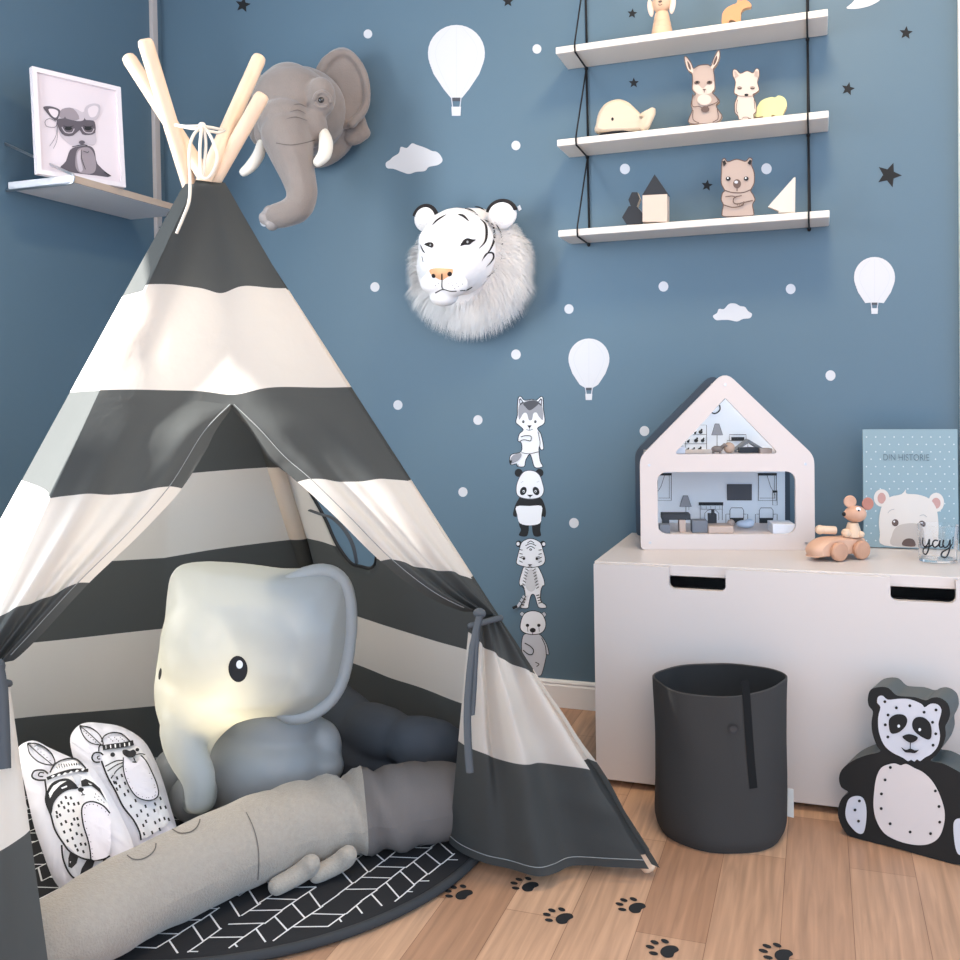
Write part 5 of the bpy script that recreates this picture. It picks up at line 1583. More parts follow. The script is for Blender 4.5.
# body below
b = B()
for (x, y, dd, rx, ry, rz) in ((262, 765, .10, 80, 62, 56), (265, 725, .10, 62, 46, 50), (300, 790, .09, 46, 40, 36), (322, 745, .09, 22, 18, 28), (320, 766, .07, 26, 24, 20)):
    b.ell(at(x, y, LD + dd), (rx * kl, ry * kl, rz * kl))
for q_ in b.v: q_.z = max(q_.z, .024)
b.build('body', LV2, lamp, remesh=.0065, sm=12)
for (x, y, dd, rx, ry, rz) in ((175, 775, .11, 23, 28, 30), (194, 798, .05, 26, 24, 24)):
    b = B(); b.ell(at(x, y, LD + dd), (rx * kl, ry * kl, rz * kl)); b.build('foot', LV2, lamp, smooth=True)
ear = [(262, 612), (278, 590), (305, 574), (330, 572), (345, 586), (350, 615), (347, 655), (338, 688), (318, 710), (292, 717), (276, 705), (266, 680), (262, 645)]
b = B()
P_ = crom(ear, 6); rim_ = [at(x, y, LD - .070 + .0006 * (x - 262)) for x, y in P_]
b.tube(rim_ + rim_[:1], 8.0 * kl, None, 10, caps=False)
cxy = (305, 645)
rows = []
for ri in range(9):
    t = ri / 8; rows.append([at(cxy[0] + (x - cxy[0]) * t, cxy[1] + (y - cxy[1]) * t, LD - .070 + .0006 * (x - 262) * t + .024 * (1 - t ** 2.2) - .006) for x, y in P_ + P_[:1]])
b.grid(rows); rows2 = [[p + ROW_F * .02 for p in r] for r in rows]; b.grid([r[::-1] for r in rows2]); b.grid([rows[-1][::1], rows2[-1]])
b.tube([at(x, y, LD - .064) for x, y in crom([(285, 680), (283, 640), (300, 610), (330, 590)], 6, closed=False)], [3.0 * kl] * 19, None, 10)
b.tube([at(x, y, LD - .060) for x, y in crom([(298, 660), (300, 640), (315, 628), (330, 626)], 6, closed=False)], [3.4 * kl] * 19, None, 10)
b.build('ear', LV, lamp, remesh=.0045, sm=16)
surf = px_surface([o for o in lamp.children], at(238, 669, LD - .1))
a = Art(surf, base=.0012, eps=.0008, maxlen=3); a.ell(238, 669, 9.6, 13.2, BLACK, rot=-4, n=28); a.ell(239.5, 664.5, 3.3, 4.2, WHITE, n=18); a.b.build('eye', None, lamp)
a = Art(surf, base=.001, eps=.0008, maxlen=3); a.ell(160, 674, 1.5, 6, BLACK, rot=8, n=14); a.b.build('eye', None, lamp)
gl_ = bpy.data.lights.new('lamp_bulb', 'POINT'); gl_.energy = 0.85; gl_.color = (1.0, .86, .62); gl_.shadow_soft_size = .03
go = bpy.data.objects.new('lamp_bulb', gl_); COL.objects.link(go); go.parent = lamp; go.location = at(224, 678, LD - .045) - ORG[lamp]

# ================================================================== crocodile bolster
CROC = mat('croc_knit', C(162, 154, 142), .95, bump=.8, bscale=320, var=.12, vscale=130, sheen=.3)
CROCD = mat('croc_knit_seam', C(98, 94, 90), .9)
cr = []
for (x, y, r) in ((-20, 976, .046), (8, 962, .055), (43, 946, .060), (92, 920, .067), (141, 892, .069), (200, 864, .072), (257, 839, .074), (300, 824, .076), (350, 815, .072), (400, 806, .077), (446, 798, .073), (460, 790, .052), (470, 781, .034)):
    cr.append((on(x, y, 2, .019 + r * .96), r))
PTS = crom([tuple(p) + (r,) for p, r in cr], 8, closed=False)
cc_ = sum((V(*p[:3]) for p in PTS), V(0, 0, 0)) / len(PTS); cc_.z = .019
croc = empty('plush_crocodile', cc_, 'long light grey knitted crocodile bolster lying across the tent doorway', 'plush toy')
rows = []; NS = 40; pu = None
for i, p in enumerate(PTS):
    P0_ = V(*p[:3]); nx_ = V(*PTS[min(i + 1, len(PTS) - 1)][:3]) - V(*PTS[max(i - 1, 0)][:3]); nx_.normalize()
    w_ = V(0, 0, 1); u_ = nx_.cross(w_).normalized(); t = i / (len(PTS) - 1); row = []
    wr = math.exp(-((t - .68) / .08) ** 2)
    seam = math.exp(-((t - .545) / .008) ** 2) * .003 + math.exp(-((t - .80) / .008) ** 2) * .003
    endk = min(1, math.sqrt(max(0.001, 1 - (max(0, .06 - t) / .06) ** 2))) if t < .06 else 1
    for k in range(NS + 1):
        an = 2 * math.pi * (k % NS) / NS
        r = p[3] * endk * (1 + .012 * math.sin(3 * an + 5 * t * 6)) - seam
        r += wr * (.0065 * math.sin(60 * t * 2.2 + 3 * an) + .005 * math.sin(97 * t + an * 2)) + .003 * noise.noise(V(t * 25, an, 0))
        q = P0_ + u_ * math.cos(an) * r * 1.03 + w_ * math.sin(an) * r
        if q.z < .0195: q.z = .0195
        row.append(q)
    rows.append(row)
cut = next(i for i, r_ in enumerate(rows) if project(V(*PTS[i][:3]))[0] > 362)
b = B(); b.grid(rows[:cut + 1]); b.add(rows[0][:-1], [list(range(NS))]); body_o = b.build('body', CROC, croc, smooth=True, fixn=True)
b = B(); b.grid(rows[cut:]); b.add(rows[-1][:-1], [list(range(NS))]); b.build('tail_end', mat('croc_tail_darker', C(112, 106, 102), .95, bump=.3, bscale=320), croc, smooth=True, fixn=True, label='darker tail end')  # end section past the seam, darker and smoother than the body
sf = px_surface([body_o], at(200, 850, 1.6))
a = Art(sf, base=.0006, eps=.0003, maxlen=4)
a.line([(127, 855), (133, 859), (142, 859), (150, 855), (155, 849), (156, 843)], 1.3, CROCD); a.line([(172, 829), (180, 833), (190, 832), (196, 828), (199, 823), (200, 819)], 1.3, CROCD)
a.line([(246, 812), (252, 824), (257, 840), (259, 858), (258, 880)], .8, CROCD)
a.b.build('stitched_line', CROCD, croc)
for (x0, y0, x1, y1) in ((305, 872, 277, 886), (342, 863, 317, 874)):
    b = B(); p0 = on(x0, y0, 2, .040); p1 = on(x1, y1, 2, .036); p2 = on(x0 - 8 + 0, y0 + 12, 2, .036)
    pm_ = on(x0 + 6, y0 - 8, 2, .06)
    for i in range(14):
        t = i / 13; c = pm_.lerp(p0, t) if t < .5 else p0.lerp(p1, (t - .5) * 2)
        c = (pm_ * (1 - t) ** 2 + p0 * 2 * t * (1 - t) + p1 * t * t); b.ell(c, (.020 - .003 * t) * (1 if t > .1 else .9), None, 2)
    b.build('foot', CROC, croc, remesh=.004, sm=8)
# teeth: a row of little white felt points under the jaw
TEETH = mat('felt_teeth', C(226, 224, 210), .9)
for (x, y) in ((76, 961), (97, 951), (118, 941.5), (139, 932), (158, 923), (177, 916)):
    c_ = on(x, y, 2, .036)
    d_ = on(x + 20, y - 9, 2, .036) - c_; d_.normalize(); o_ = V(d_.y, -d_.x, 0)
    if o_.dot(CAM - c_) < 0: o_ = -o_
    b = B(); b.ell(c_ - o_ * .004, (.014, .007, .0045), rot=Matrix.Rotation(math.atan2(d_.y, d_.x), 3, 'Z')); b.build('tooth', TEETH, croc, smooth=True)

# ================================================================== dark knotted bolster behind
DKB = mat('bolster_charcoal', C(74, 80, 88), .9, bump=.1, bscale=300)
ch = [(352, 775, 2.14, .062), (390, 768, 2.10, .064), (436, 770, 2.10, .056), (450, 756, 2.06, .050), (446, 746, 2.04, .052), (420, 744, 2.02, .060), (388, 735, 2.08, .060), (362, 728, 2.14, .066), (338, 712, 2.20, .064), (330, 700, 2.24, .060)]
b = B()
cp_ = []
for x, y, d_, r in ch:
    q = at(x, y, d_); q.z = max(q.z, .0195 + r); cp_.append(tuple(q) + (r,))
for i_, p in enumerate(crom(cp_, 9, closed=False)): b.ell(V(*p[:3]), p[3] * (1 - .16 * abs(math.sin(i_ * .22)) ** 6), None, 2)
o = b.build('bolster', DKB, label='dark grey padded bolster heaped behind the elephant lamp', cat='cushion', remesh=.008, sm=3)

# ================================================================== printed pillows
PILW = mat('pillow_white', C(222, 222, 230), .85, bump=.1, bscale=300)


def pillow(name, outline, dtop, dbot, T, label, draw, org, k):
    pts = crom(outline, 4); n = len(pts); cx_ = sum(p[0] for p in pts) / n; cy_ = sum(p[1] for p in pts) / n
    y0, y1 = min(p[1] for p in pts), max(p[1] for p in pts)
    dd = lambda y: dtop + (dbot - dtop) * (y - y0) / (y1 - y0)
    nn = (at(cx_ + 40, cy_, dd(cy_)) - at(cx_ - 40, cy_, dd(cy_))).cross(at(cx_, y1, dbot) - at(cx_, y0, dtop)).normalized()
    if nn.dot(CAM - at(cx_, cy_, dbot)) < 0: nn = -nn
    c3 = at(cx_, cy_, dd(cy_)); t = empty(name, V(c3.x, c3.y, .02), label, 'pillow')
    b = B()
    for sg in (1, -1):
        rows = []
        for i in range(15):
            s = i / 14; h = T * (1 - s ** 3.4) ** .7 * sg; row = []
            for j in range(n + 1):
                p = pts[j % n]; x, y = cx_ + (p[0] - cx_) * s, cy_ + (p[1] - cy_) * s
                pk_ = .003 * s ** 3 * math.sin(j * 1.9) * (1 if s < 1 else 0) * sg
                row.append(at(x, y, dd(y)) + nn * (h + pk_))
            rows.append(row if sg > 0 else row[::-1])
        b.grid(rows)
    for q_ in b.v: q_.z = max(q_.z, .0195)
    o = b.build('cover', PILW, t, smooth=True)
    sfp = px_surface([o], c3 + nn * T)
    a = Art(lambda x, y, h: sfp(org[0] + x / k, org[1] + y / k, h), base=.0026, eps=.0003, maxlen=8); draw(a)
    a.b.build('print', None, o)
    return t


def racc(a):
    K = BLACK; OW = mat('print_white', C(236, 236, 238), .85)
    a.poly([(215, 280), (270, 190), (330, 150), (400, 150), (460, 200), (500, 270), (560, 340), (590, 420), (600, 560), (600, 700), (560, 748), (480, 748), (400, 720), (320, 640), (270, 540), (240, 470), (220, 400)], OW, smooth=3)
    a.poly([(330, 680), (320, 740), (350, 820), (400, 870), (470, 890), (520, 870), (600, 800), (600, 745), (540, 752), (480, 748), (410, 725), (350, 670)], LGREY, smooth=3)
    for q in ([(360, 700), (410, 730), (400, 770), (370, 800), (350, 790), (350, 740)], [(460, 750), (510, 752), (490, 810), (470, 885), (410, 875), (430, 800)], [(560, 748), (600, 745), (600, 770), (560, 840), (530, 860), (540, 800)]): a.poly(q, K)
    a.poly([(215, 400), (222, 340), (250, 290), (300, 265), (350, 262), (390, 290), (410, 320), (350, 330), (300, 360), (262, 410), (250, 470), (232, 460)], K, smooth=3)
    a.poly([(232, 350), (260, 305), (300, 280), (340, 275), (300, 300), (262, 340), (240, 380)], OW)
    a.poly([(430, 310), (425, 275), (455, 262), (500, 285), (540, 320), (580, 400), (540, 345), (490, 305)], K); a.poly([(306, 316), (340, 302), (344, 312), (312, 324)], OW); a.poly([(468, 286), (495, 296), (480, 300)], OW)
    a.line([(210, 275), (218, 340), (215, 400), (245, 480), (270, 570), (320, 650), (360, 700), (430, 738), (490, 750), (560, 745), (600, 725)], 10.8, K)
    a.line([(310, 660), (318, 740), (350, 820), (400, 870), (470, 892), (540, 860), (600, 800)], 10.8, K)
    a.line([(215, 270), (165, 270), (132, 250), (148, 215), (200, 212), (228, 232)], 10.8, K); a.line([(200, 250), (172, 245), (180, 225), (205, 228)], 7.8, K)
    a.line([(105, 50), (118, 110), (170, 160), (240, 180), (270, 165), (240, 100), (170, 55), (105, 50)], 7.8, K); a.line([(110, 55), (170, 110), (250, 175)], 6.2, K)
    for i in range(6): a.ell(150 + i * 18, 68 + i * 17, 3, 3, K, n=8)
    a.line([(240, 225), (270, 175), (330, 145), (400, 145), (455, 200)], 9.3, K)
    a.line([(222, 262), (300, 232), (380, 212), (470, 212)], 20.0, K)
    for i in range(6): a.poly([(246 + i * 36, 250 - i * 8), (258 + i * 36, 240 - i * 8), (270 + i * 36, 244 - i * 8), (256 + i * 36, 256 - i * 8)], OW)
    for i in range(9):
        a.line([(280 + i * 15, 190 - i * 3), (284 + i * 15, 202 - i * 3)], 4.7, K, 0); a.line([(292 + i * 15, 172 - (i > 3) * 2), (295 + i * 15, 182)], 4.7, K, 0)
    a.poly([(370, 245), (400, 232), (432, 250), (416, 300), (404, 312), (392, 280)], LGREY)
    a.ell(425, 328, 18, 14, K); a.line([(428, 340), (438, 352), (436, 362)], 6.2, K, 0); a.line([(428, 360), (450, 358)], 6.2, K, 0)
    for (x, y) in ((335, 375), (365, 378), (308, 405), (350, 412), (384, 415), (292, 425), (325, 435), (280, 465), (300, 480), (350, 455), (380, 455), (410, 410), (282, 490), (308, 535), (335, 520), (370, 535), (385, 505), (410, 540), (325, 582), (362, 570), (400, 592), (430, 600), (345, 635), (375, 620), (392, 665), (425, 655), (452, 655), (440, 700), (405, 690), (405, 502)):
        a.line([(x - 3, y - 9), (x + 4, y + 9)], 12.4, K, 0)
    a.poly([(430, 440), (450, 410), (490, 400), (550, 415), (600, 470), (600, 700), (540, 745), (490, 745), (478, 680), (450, 560), (432, 500)], mat('print_belly', C(226, 222, 228), .85), smooth=3)
    a.line([(600, 470), (560, 425), (500, 400), (450, 410), (430, 450), (440, 540), (465, 620), (480, 690), (485, 745)], 9.3, K)
    for i in range(16):
        q = crom([(590, 480), (550, 438), (500, 416), (460, 424), (446, 460), (455, 540), (480, 620), (494, 700), (496, 730)], 4, closed=False); p_ = q[int(i * (len(q) - 1) / 15)]; a.ell(p_[0], p_[1], 3, 3, K, n=8)
    for (x, y) in ((510, 350), (530, 365), (505, 370), (545, 385), (525, 385), (560, 400)): a.line([(x, y), (x + 6, y + 8)], 3.9, K, 0)


RP = [(18, 748), (26, 742), (36, 741), (50, 748), (70, 757), (90, 765), (103, 783), (113, 800), (123, 820), (133, 844), (134, 862), (114, 884), (90, 898), (72, 898), (58, 886), (50, 872), (42, 850), (34, 826), (28, 800), (22, 775), (16, 760)]
pillow('raccoon_pillow', RP, 1.80, 1.61, .032, 'white pillow printed with a masked raccoon wearing a feather, left of the otter pillow', racc, (10, 735), 6)


def otter(a):
    K = BLACK; OW = mat('print_white', C(236, 236, 238), .85)
    a.poly([(250, 230), (330, 220), (450, 210), (520, 230), (580, 330), (620, 460), (680, 600), (720, 720), (640, 790), (525, 850), (480, 750), (400, 640), (340, 520), (290, 420), (258, 320)], OW, smooth=3)
    a.line([(250, 315), (290, 420), (345, 520), (400, 630), (470, 720), (510, 800), (522, 858)], 12.4, K)
    a.line([(240, 322), (205, 322), (185, 295), (200, 262), (240, 258), (262, 275)], 10.8, K); a.line([(238, 280), (222, 288), (228, 302), (242, 300)], 7.8, K)
    a.line([(100, 72), (125, 140), (175, 190), (240, 205), (262, 200), (240, 140), (180, 90), (100, 72)], 7.8, K); a.line([(105, 76), (170, 130), (250, 205)], 6.2, K)
    for i in range(7): a.ell(130 + i * 16, 110 + i * 15, 4, 4, K, n=8)
    a.line([(250, 185), (268, 145), (320, 122), (390, 130), (450, 185)], 9.3, K)
    for i in range(10): a.line([(300 + i * 13, 150 + (i % 3) * 12), (303 + i * 13, 158 + (i % 3) * 12)], 4.7, K, 0)
    a.line([(258, 225), (320, 215), (400, 205), (470, 190)], 36.0, K)
    for i in range(6): a.line([(280 + i * 32, 208 - i * 4), (282 + i * 32, 232 - i * 4)], 4 + (i % 3) * 3, OW, 0)
    a.line([(232, 250), (235, 215), (258, 205)], 9.3, K)
    a.ell(327, 272, 16, 16, K); a.ell(496, 238, 13, 12, K)
    a.poly([(395, 242), (420, 236), (445, 246), (470, 236), (488, 255), (482, 280), (455, 292), (420, 285), (398, 268)], K, smooth=3)
    a.line([(470, 292), (484, 322)], 7.8, K, 0); a.line([(462, 322), (505, 326)], 9.3, K, 0)
    a.line([(412, 312), (350, 315), (275, 352)], 7.8, K); a.line([(408, 322), (350, 345), (292, 385)], 7.8, K); a.line([(420, 335), (360, 375), (315, 436)], 7.8, K); a.line([(480, 275), (520, 265), (550, 272)], 6.2, K)
    a.poly([(400, 290), (402, 380), (430, 470), (480, 550), (540, 582), (600, 582), (640, 550), (630, 480), (600, 400), (560, 320), (520, 275), (500, 320), (470, 330), (430, 300)], mat('print_belly', C(226, 222, 228), .85), smooth=3)
    a.line([(400, 290), (402, 380), (430, 470), (480, 550), (540, 582), (600, 582), (640, 550), (632, 480), (600, 400), (560, 320), (520, 275)], 7.8, K)
    q = crom([(416, 370), (440, 460), (490, 535), (545, 565), (600, 562), (622, 540), (612, 480), (580, 400)], 4, closed=False)
    for i in range(18):
        p_ = q[int(i * (len(q) - 1) / 17)]; a.ell(p_[0], p_[1], 3, 3, K, n=8)
    for (x, y) in ((390, 415), (357, 432), (337, 462), (376, 490), (412, 468), (356, 508), (410, 546), (433, 522), (484, 587), (452, 626), (522, 658), (553, 626), (495, 690), (568, 686), (613, 656), (656, 636), (690, 632), (618, 610), (655, 572), (537, 757), (556, 730), (618, 738), (648, 720), (682, 710), (712, 716), (542, 815), (598, 806), (650, 784), (350, 465)):
        a.line([(x - 4, y - 11), (x + 4, y + 11)], 12.4, K, 0)


OPL = [(70, 742), (74, 730), (84, 723), (100, 723), (122, 727), (143, 740), (155, 760), (164, 784), (170, 805), (176, 825), (178, 838), (160, 848), (140, 858), (124, 862), (112, 835), (100, 812), (88, 790), (76, 766)]
pillow('otter_pillow', OPL, 1.92, 1.72, .030, 'white pillow printed with a whiskered otter in a headband, beside the elephant lamp', otter, (65, 715), 6.858)

# ================================================================== trophy heads on the wall
GPL = mat('elephant_plush', C(132, 121, 114), .9, bump=.5, bscale=240, var=.10, vscale=25, sheen=.4)
TUSK = mat('tusk_cream', C(228, 220, 206), .7, bump=.1, bscale=200)
ew = on(336, 133, 1, 0)
el = empty('elephant_trophy', ew, 'grey plush elephant head trophy hanging on the wall behind the tent poles', 'wall trophy')
ey = lambda x, y, Y: on(x, y, 1, Y)
kk_ = lambda x, y, Y: depth(on(x, y, 1, Y)) / F
def eb(b, x, y, Y, rx, ry=None, rz=None, sub=3, rot=None):
    k = kk_(x, y, Y); ry = ry or rx; rz = rz or rx; b.ell(ey(x, y, Y), (rx * k, ry * k, rz * k), None, sub, rot=rot)
b = B()
eb(b, 292, 104, -.22, 40, 40, 38); eb(b, 300, 112, -.14, 48, 44, 44); eb(b, 318, 122, -.05, 46, 18, 46); eb(b, 288, 85, -.24, 27, 22, 22)
eb(b, 284, 122, -.30, 27, 24, 24); eb(b, 321, 97, -.26, 15, 14, 20); eb(b, 312, 128, -.27, 16, 16, 20); eb(b, 268, 132, -.28, 14, 14, 18)
tr = crom([(287, 135, -.31, 27), (292, 155, -.33, 22), (298, 175, -.335, 18), (302, 193, -.34, 16), (298, 207, -.35, 15), (288, 213, -.365, 14), (277, 216, -.375, 13)], 6, closed=False)
for x, y, Y, r in tr: eb(b, x, y, Y, r, sub=2)
b.build('head', GPL, el, remesh=.0055, sm=5)
b = B(); eb(b, 266, 218, -.385, 7.5, sub=2); eb(b, 272, 224, -.385, 7, sub=2); eb(b, 270, 212, -.385, 7, sub=2); b.build('trunk_tip', mat('trunk_tip_plush', C(150, 142, 138), .9), el, remesh=.003, sm=3)
def ear_(poly, Y0, dY, nm, x0, fold=None):
    b = B(); puff(b, poly, lambda x, y: ey(x, y, Y0 + dY * (x - x0)), kk_(345, 90, Y0), 5.5, step=4)
    if fold:
        for x, y, r in crom(fold, 6, closed=False): eb(b, x, y, Y0 - .015 + dY * (x - x0), r, sub=1)
    b.build(nm, GPL, el, remesh=.0042, sm=4)
ear_([(316, 76), (320, 62), (332, 50), (345, 47), (357, 55), (366, 72), (369, 92), (366, 110), (356, 124), (343, 130), (340, 116), (338, 98), (332, 84)], -.13, .0010, 'ear', 316, [(320, 72, 6), (328, 60, 6), (340, 53, 5), (352, 56, 4.5), (363, 72, 4.5), (367, 92, 4.5), (364, 110, 4.5), (352, 124, 5)])
ear_([(343, 128), (352, 122), (362, 112), (368, 125), (371, 135), (362, 143), (352, 146), (343, 140)], -.07, .0008, 'ear_lobe', 343)
ear_([(272, 80), (262, 74), (252, 78), (246, 90), (244, 110), (246, 130), (255, 145), (264, 140), (268, 120)], -.13, -.0010, 'ear', 272)
for pth in ([(262, 144, -.30, 5.5), (258, 156, -.33, 6.2), (251, 166, -.35, 6), (244, 172, -.36, 4.8)], [(324, 134, -.27, 6), (326, 144, -.30, 7.5), (324, 155, -.32, 7), (318, 162, -.33, 5.2)]):
    b = B()
    for x, y, Y, r in crom(pth, 6, closed=False): eb(b, x, y, Y, r, sub=2)
    b.build('tusk', TUSK, el, remesh=.0028, sm=3)
sfe = px_surface([o for o in el.children], ey(321, 99, -.3))
h_ = sfe(321, 100, 0); ke = depth(h_) / F
b = B(); b.ell(h_, (3.2 * ke, 2.6 * ke, 3.0 * ke)); eyo = b.build('eye', mat('glass_eye', C(14, 12, 12), .08, coat=1), el, smooth=True)
b = B(); pts = [sfe(x, y, .001) for x, y in crom([(314, 100), (317, 94), (323, 92), (329, 96), (331, 102)], 4, closed=False)]; b.tube(pts, 2.2 * ke, None, 8)
pts = [sfe(x, y, .001) for x, y in crom([(315, 103), (320, 107), (327, 106)], 4, closed=False)]; b.tube(pts, 1.6 * ke, None, 8); b.build('eyelid', GPL, eyo, smooth=True)
a = Art(sfe, base=.0006, eps=.0002, maxlen=4); WRK = mat('plush_seam', C(96, 88, 84), .95)
a.line([(276, 143), (290, 145), (304, 143), (315, 140)], .9, WRK)
for pts in ([(290, 112), (298, 110), (306, 114)], [(286, 119), (296, 117), (308, 121)], [(293, 105), (300, 104), (306, 107)]): a.line(pts, .8, WRK, taper=True)
a.b.build('seam_lines', WRK, el)

# tiger
WFUR = mat('tiger_white_plush', C(240, 236, 234), .9, bump=.3, bscale=400)
WFURS = bpy.data.materials.new('tiger_fur_strands'); WFURS.use_nodes = True
_n = WFURS.node_tree; _b = _n.nodes['Principled BSDF']; _b.inputs['Base Color'].default_value = C(248, 246, 244); _b.inputs['Roughness'].default_value = .8
_t = _n.nodes.new('ShaderNodeBsdfTranslucent'); _t.inputs['Color'].default_value = C(248, 246, 244); _m = _n.nodes.new('ShaderNodeMixShader'); _m.inputs[0].default_value = .45
_n.links.new(_b.outputs[0], _m.inputs[1]); _n.links.new(_t.outputs[0], _m.inputs[2]); _n.links.new(_m.outputs[0], _n.nodes['Material Output'].inputs['Surface'])
tw_ = on(468, 265, 1, 0)
tg = empty('tiger_trophy', tw_, 'white plush tiger head trophy with shaggy fur hanging on the blue wall', 'wall trophy')
tk = lambda x, y, Y: depth(on(x, y, 1, Y)) / F
def tb(b, x, y, Y, rx, ry=None, rz=None, sub=3, rot=None):
    k = kk_(x, y, Y); ry = ry or rx; rz = rz or rx; b.ell(ey(x, y, Y), (rx * k, ry * k, rz * k), None, sub, rot=rot)
b = B()
tb(b, 457, 252, -.13, 40, 36, 44); tb(b, 452, 262, -.16, 35, 30, 34); tb(b, 447, 270, -.20, 20, 24, 20); tb(b, 447, 258, -.20, 16, 24, 16)
tb(b, 434, 283, -.235, 14.5, 11, 11); tb(b, 453, 285, -.235, 16, 12, 12); tb(b, 444, 297, -.22, 15, 11, 9.5); tb(b, 443, 273, -.25, 11.5, 9, 7)
tb(b, 430, 240, -.185, 12, 10, 12); tb(b, 468, 238, -.185, 14, 11, 12)
hd_ = b.build('head', WFUR, tg, remesh=.0045, sm=8)
b = B(); tb(b, 470, 264, -.055, 58, 22, 56); ruff_o = b.build('ruff', WFUR, tg, smooth=True)
# fur strands
rf = random.Random(7)
def strands(b, samples, lf, wf, dirf):
    for P, n in samples:
        d0, L_ = dirf(P, n), lf(P, n); side = d0.cross(n if abs(d0.dot(n)) < .95 else V(0, 0, 1))
        if side.length < 1e-4: continue
        side.normalize(); w = wf
        p1 = P + d0 * L_ * .5; p2 = P + d0 * L_ + V(0, 0, -1) * L_ * .28
        b.add([P - side * w, P + side * w, p1 + side * w * .7, p1 - side * w * .7, p2], [[0, 1, 2, 3], [3, 2, 4]])
cR = ey(470, 264, -.055); kR = kk_(470, 264, -.055)
sm_ = []
while len(sm_) < 8500:
    v = V(rf.gauss(0, 1), rf.gauss(0, 1), rf.gauss(0, 1)).normalized()
    if v.y > .25: continue
    P = cR + V(v.x * 57 * kR, v.y * 22 * kR, v.z * 55 * kR)
    n = V(v.x / 57, v.y / 22, v.z / 55).normalized()
    x, y = project(P)
    if ((x - 452) / 40) ** 2 + ((y - 256) / 46) ** 2 < 1 and v.y < -.3: continue
    if y < 226 and x > 425 and x < 512: continue
    sm_.append((P, n))
out_ = lambda P, n: (n * .35 + ((P - cR) * V(1, 0, 1)).normalized() * .8 + V(0, -.25, -.35) + V(rf.uniform(-.2, .2), rf.uniform(-.2, .2), rf.uniform(-.2, .2))).normalized()
b = B(); strands(b, sm_, lambda P, n: rf.uniform(.022, .046) * (1.25 if P.z < cR.z - .04 else (.55 if P.z > cR.z + .06 else .9)), .0010, out_)
b.build('ruff_fur', WFURS, ruff_o, fixn=False)
BLKF = mat('tiger_black_plush', C(36, 32, 32), .9); INNE = mat('ear_inner', C(228, 216, 208), .95)
for (x, y, rx, rz, Y) in ((426, 219, 12.5, 13, -.115), (502, 215, 15.5, 14, -.10)):
    k = kk_(x, y, Y); c = ey(x, y, Y)
    b = B(); b.ell(c, (rx * k, 6 * k, rz * k)); er_ = b.build('ear', WFUR, tg, smooth=True)
    b = B(); pts = [c + V(math.cos(t_) * rx * k * .98, -.004, math.sin(t_) * rz * k * .98) for t_ in [math.radians(15 + 150 * i / 16) for i in range(17)]]; b.tube(pts, 2.2 * k, None, 8); b.build('ear_rim', BLKF, er_, smooth=True)
    b = B(); strands(b, [(c + V(rf.uniform(-.55, .55) * rx * k, -.012, rf.uniform(-.8, .35) * rz * k), V(0, -1, .2).normalized()) for _ in range(140)], lambda P, n: rf.uniform(.010, .018), .0011, lambda P, n: (V(rf.uniform(-.5, .5), -.6, rf.uniform(-.1, .8))).normalized()); b.build('ear_fluff', WFURS, er_, fixn=False)
sft = px_surface([hd_, ruff_o] + [o for o in tg.children if o.name.startswith('ear')], ey(450, 255, -.2))
TC = lambda pts: [(400 + p[0] / 6.4, 190 + p[1] / 6.4) for p in pts]
a = Art(sft, base=.0012, eps=.0003, maxlen=3)
for pts, w in (([(512, 185), (545, 215), (555, 270), (545, 330), (505, 375)], 2.6), ([(520, 182), (585, 215), (605, 270), (600, 330), (575, 385), (525, 450)], 2.3), ([(600, 200), (640, 260), (655, 330), (645, 390)], 1.5), ([(655, 400), (640, 470), (600, 525), (555, 560)], 1.5), ([(525, 455), (550, 410), (590, 402), (600, 430), (580, 465), (552, 492)], 1.8),
               ([(370, 155), (405, 165), (442, 200)], 2.4), ([(415, 118), (455, 130), (500, 162)], 2.2), ([(475, 104), (510, 112), (545, 130)], 1.5), ([(205, 225), (240, 190), (298, 155)], 1.8), ([(130, 350), (145, 385), (160, 405)], 1.5), ([(140, 425), (148, 460)], 1.2)):
    a = Art(sft, base=.0012, eps=.0003, maxlen=3); a.line(TC(pts), w, BLKF, taper=True); a.b.build('stripe', BLKF, tg)
a = Art(sft, base=.0012, eps=.0004, maxlen=2)
a.poly(TC([(385, 358), (405, 322), (432, 308), (460, 315), (486, 318), (462, 336), (445, 350), (412, 352)]), BLKF, smooth=3); a.poly(TC([(154, 348), (180, 335), (205, 336), (214, 350), (208, 368), (190, 366)]), BLKF, smooth=3)
a.ell(*TC([(432, 332)])[0], 1.1, 1.3, mat('tiger_iris', C(150, 150, 150), .3), n=10); a.ell(*TC([(194, 352)])[0], .9, 1.1, mat('tiger_iris', C(150, 150, 150), .3), n=10)
a.b.build('eyes', None, tg)
a = Art(sft, base=.0012, eps=.0004, maxlen=2); NOS = mat('tiger_nose', C(226, 172, 128), .6)
a.poly(TC([(188, 512), (230, 500), (300, 502), (338, 508), (332, 540), (300, 560), (268, 578), (235, 565), (200, 545)]), NOS, smooth=3)
a.ell(*TC([(214, 550)])[0], 2.0, 2.3, BLKF, rot=-30, n=12); a.ell(*TC([(318, 538)])[0], 2.4, 2.5, BLKF, rot=30, n=12); a.line(TC([(268, 535), (267, 578)]), 1.2, BLKF)
a.b.build('nose', None, tg)
a = Art(sft, base=.0012, eps=.0004, maxlen=2)
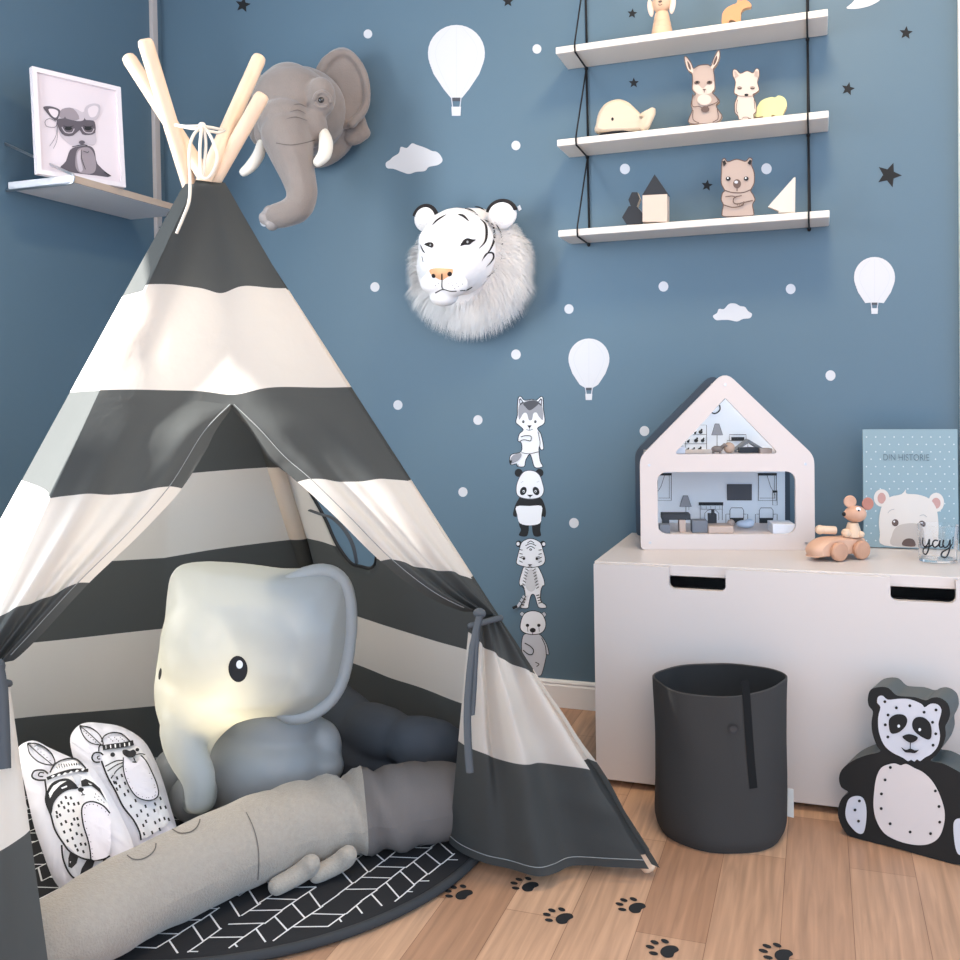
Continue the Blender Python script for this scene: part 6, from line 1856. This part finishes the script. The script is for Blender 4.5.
a.line(TC([(268, 580), (268, 620), (280, 640)]), 1.0, BLKF); a.line(TC([(225, 660), (262, 640), (285, 638), (320, 648), (362, 648)]), 1.0, BLKF); a.line(TC([(385, 645), (430, 640), (462, 622)]), .9, BLKF)
for (x, y) in ((330, 590), (352, 572), (360, 600), (335, 612), (372, 618), (310, 600), (245, 600), (228, 612), (400, 602), (350, 630)): a.ell(*TC([(x, y)])[0], .5, .5, BLKF, n=8)
a.b.build('mouth_and_whisker_spots', BLKF, tg)
tq = ey(519, 211, -.09); b = B(); b.obox(tq, V(.008, -.002, .004), V(-.005, 0, .012), V(0, .001, 0)); b.build('sewn_tag', WHITE, tg)
# ================================================================== light
W = bpy.data.worlds.new('world'); SC.world = W; W.use_nodes = True
bg = W.node_tree.nodes['Background']; bg.inputs[0].default_value = (0.50, 0.72, 1.0, 1); bg.inputs[1].default_value = 1.75


def area(name, loc, look, size, energy, col, sy=None):
    l = bpy.data.lights.new(name, 'AREA'); l.energy = energy; l.color = col; l.size = size
    if sy: l.shape = 'RECTANGLE'; l.size_y = sy
    o = bpy.data.objects.new(name, l); COL.objects.link(o); o.location = loc
    o.rotation_euler = (Vector(look) - Vector(loc)).to_track_quat('-Z', 'Y').to_euler()
    return o


area('window_light', (XW - .02, (WY0 + WY1) / 2, 1.25), (0.2, -.95, 1.0), .62, 34, (0.90, 0.95, 1.0), 1.3)
area('ceiling_lamp', (.45, -.95, 2.46), (.45, -.6, 0), .35, 15, (1.0, 0.74, 0.44))
area('room_light', (1.0, -3.3, 1.7), (-.5, -1.0, .7), .9, 15, (1.0, 0.74, 0.56))
su = bpy.data.lights.new('sun', 'SUN'); su.energy = 27; su.color = (1.0, .98, .95); su.angle = math.radians(1.5)
so = bpy.data.objects.new('sun', su); COL.objects.link(so)
so.rotation_euler = V(.66, .42, -.59).to_track_quat('-Z', 'Y').to_euler()
SC.view_settings.view_transform = 'Standard'
SC.view_settings.look = 'None'
SC.view_settings.exposure = 0.35
SC.view_settings.gamma = 1
SC.view_settings.use_curve_mapping = False
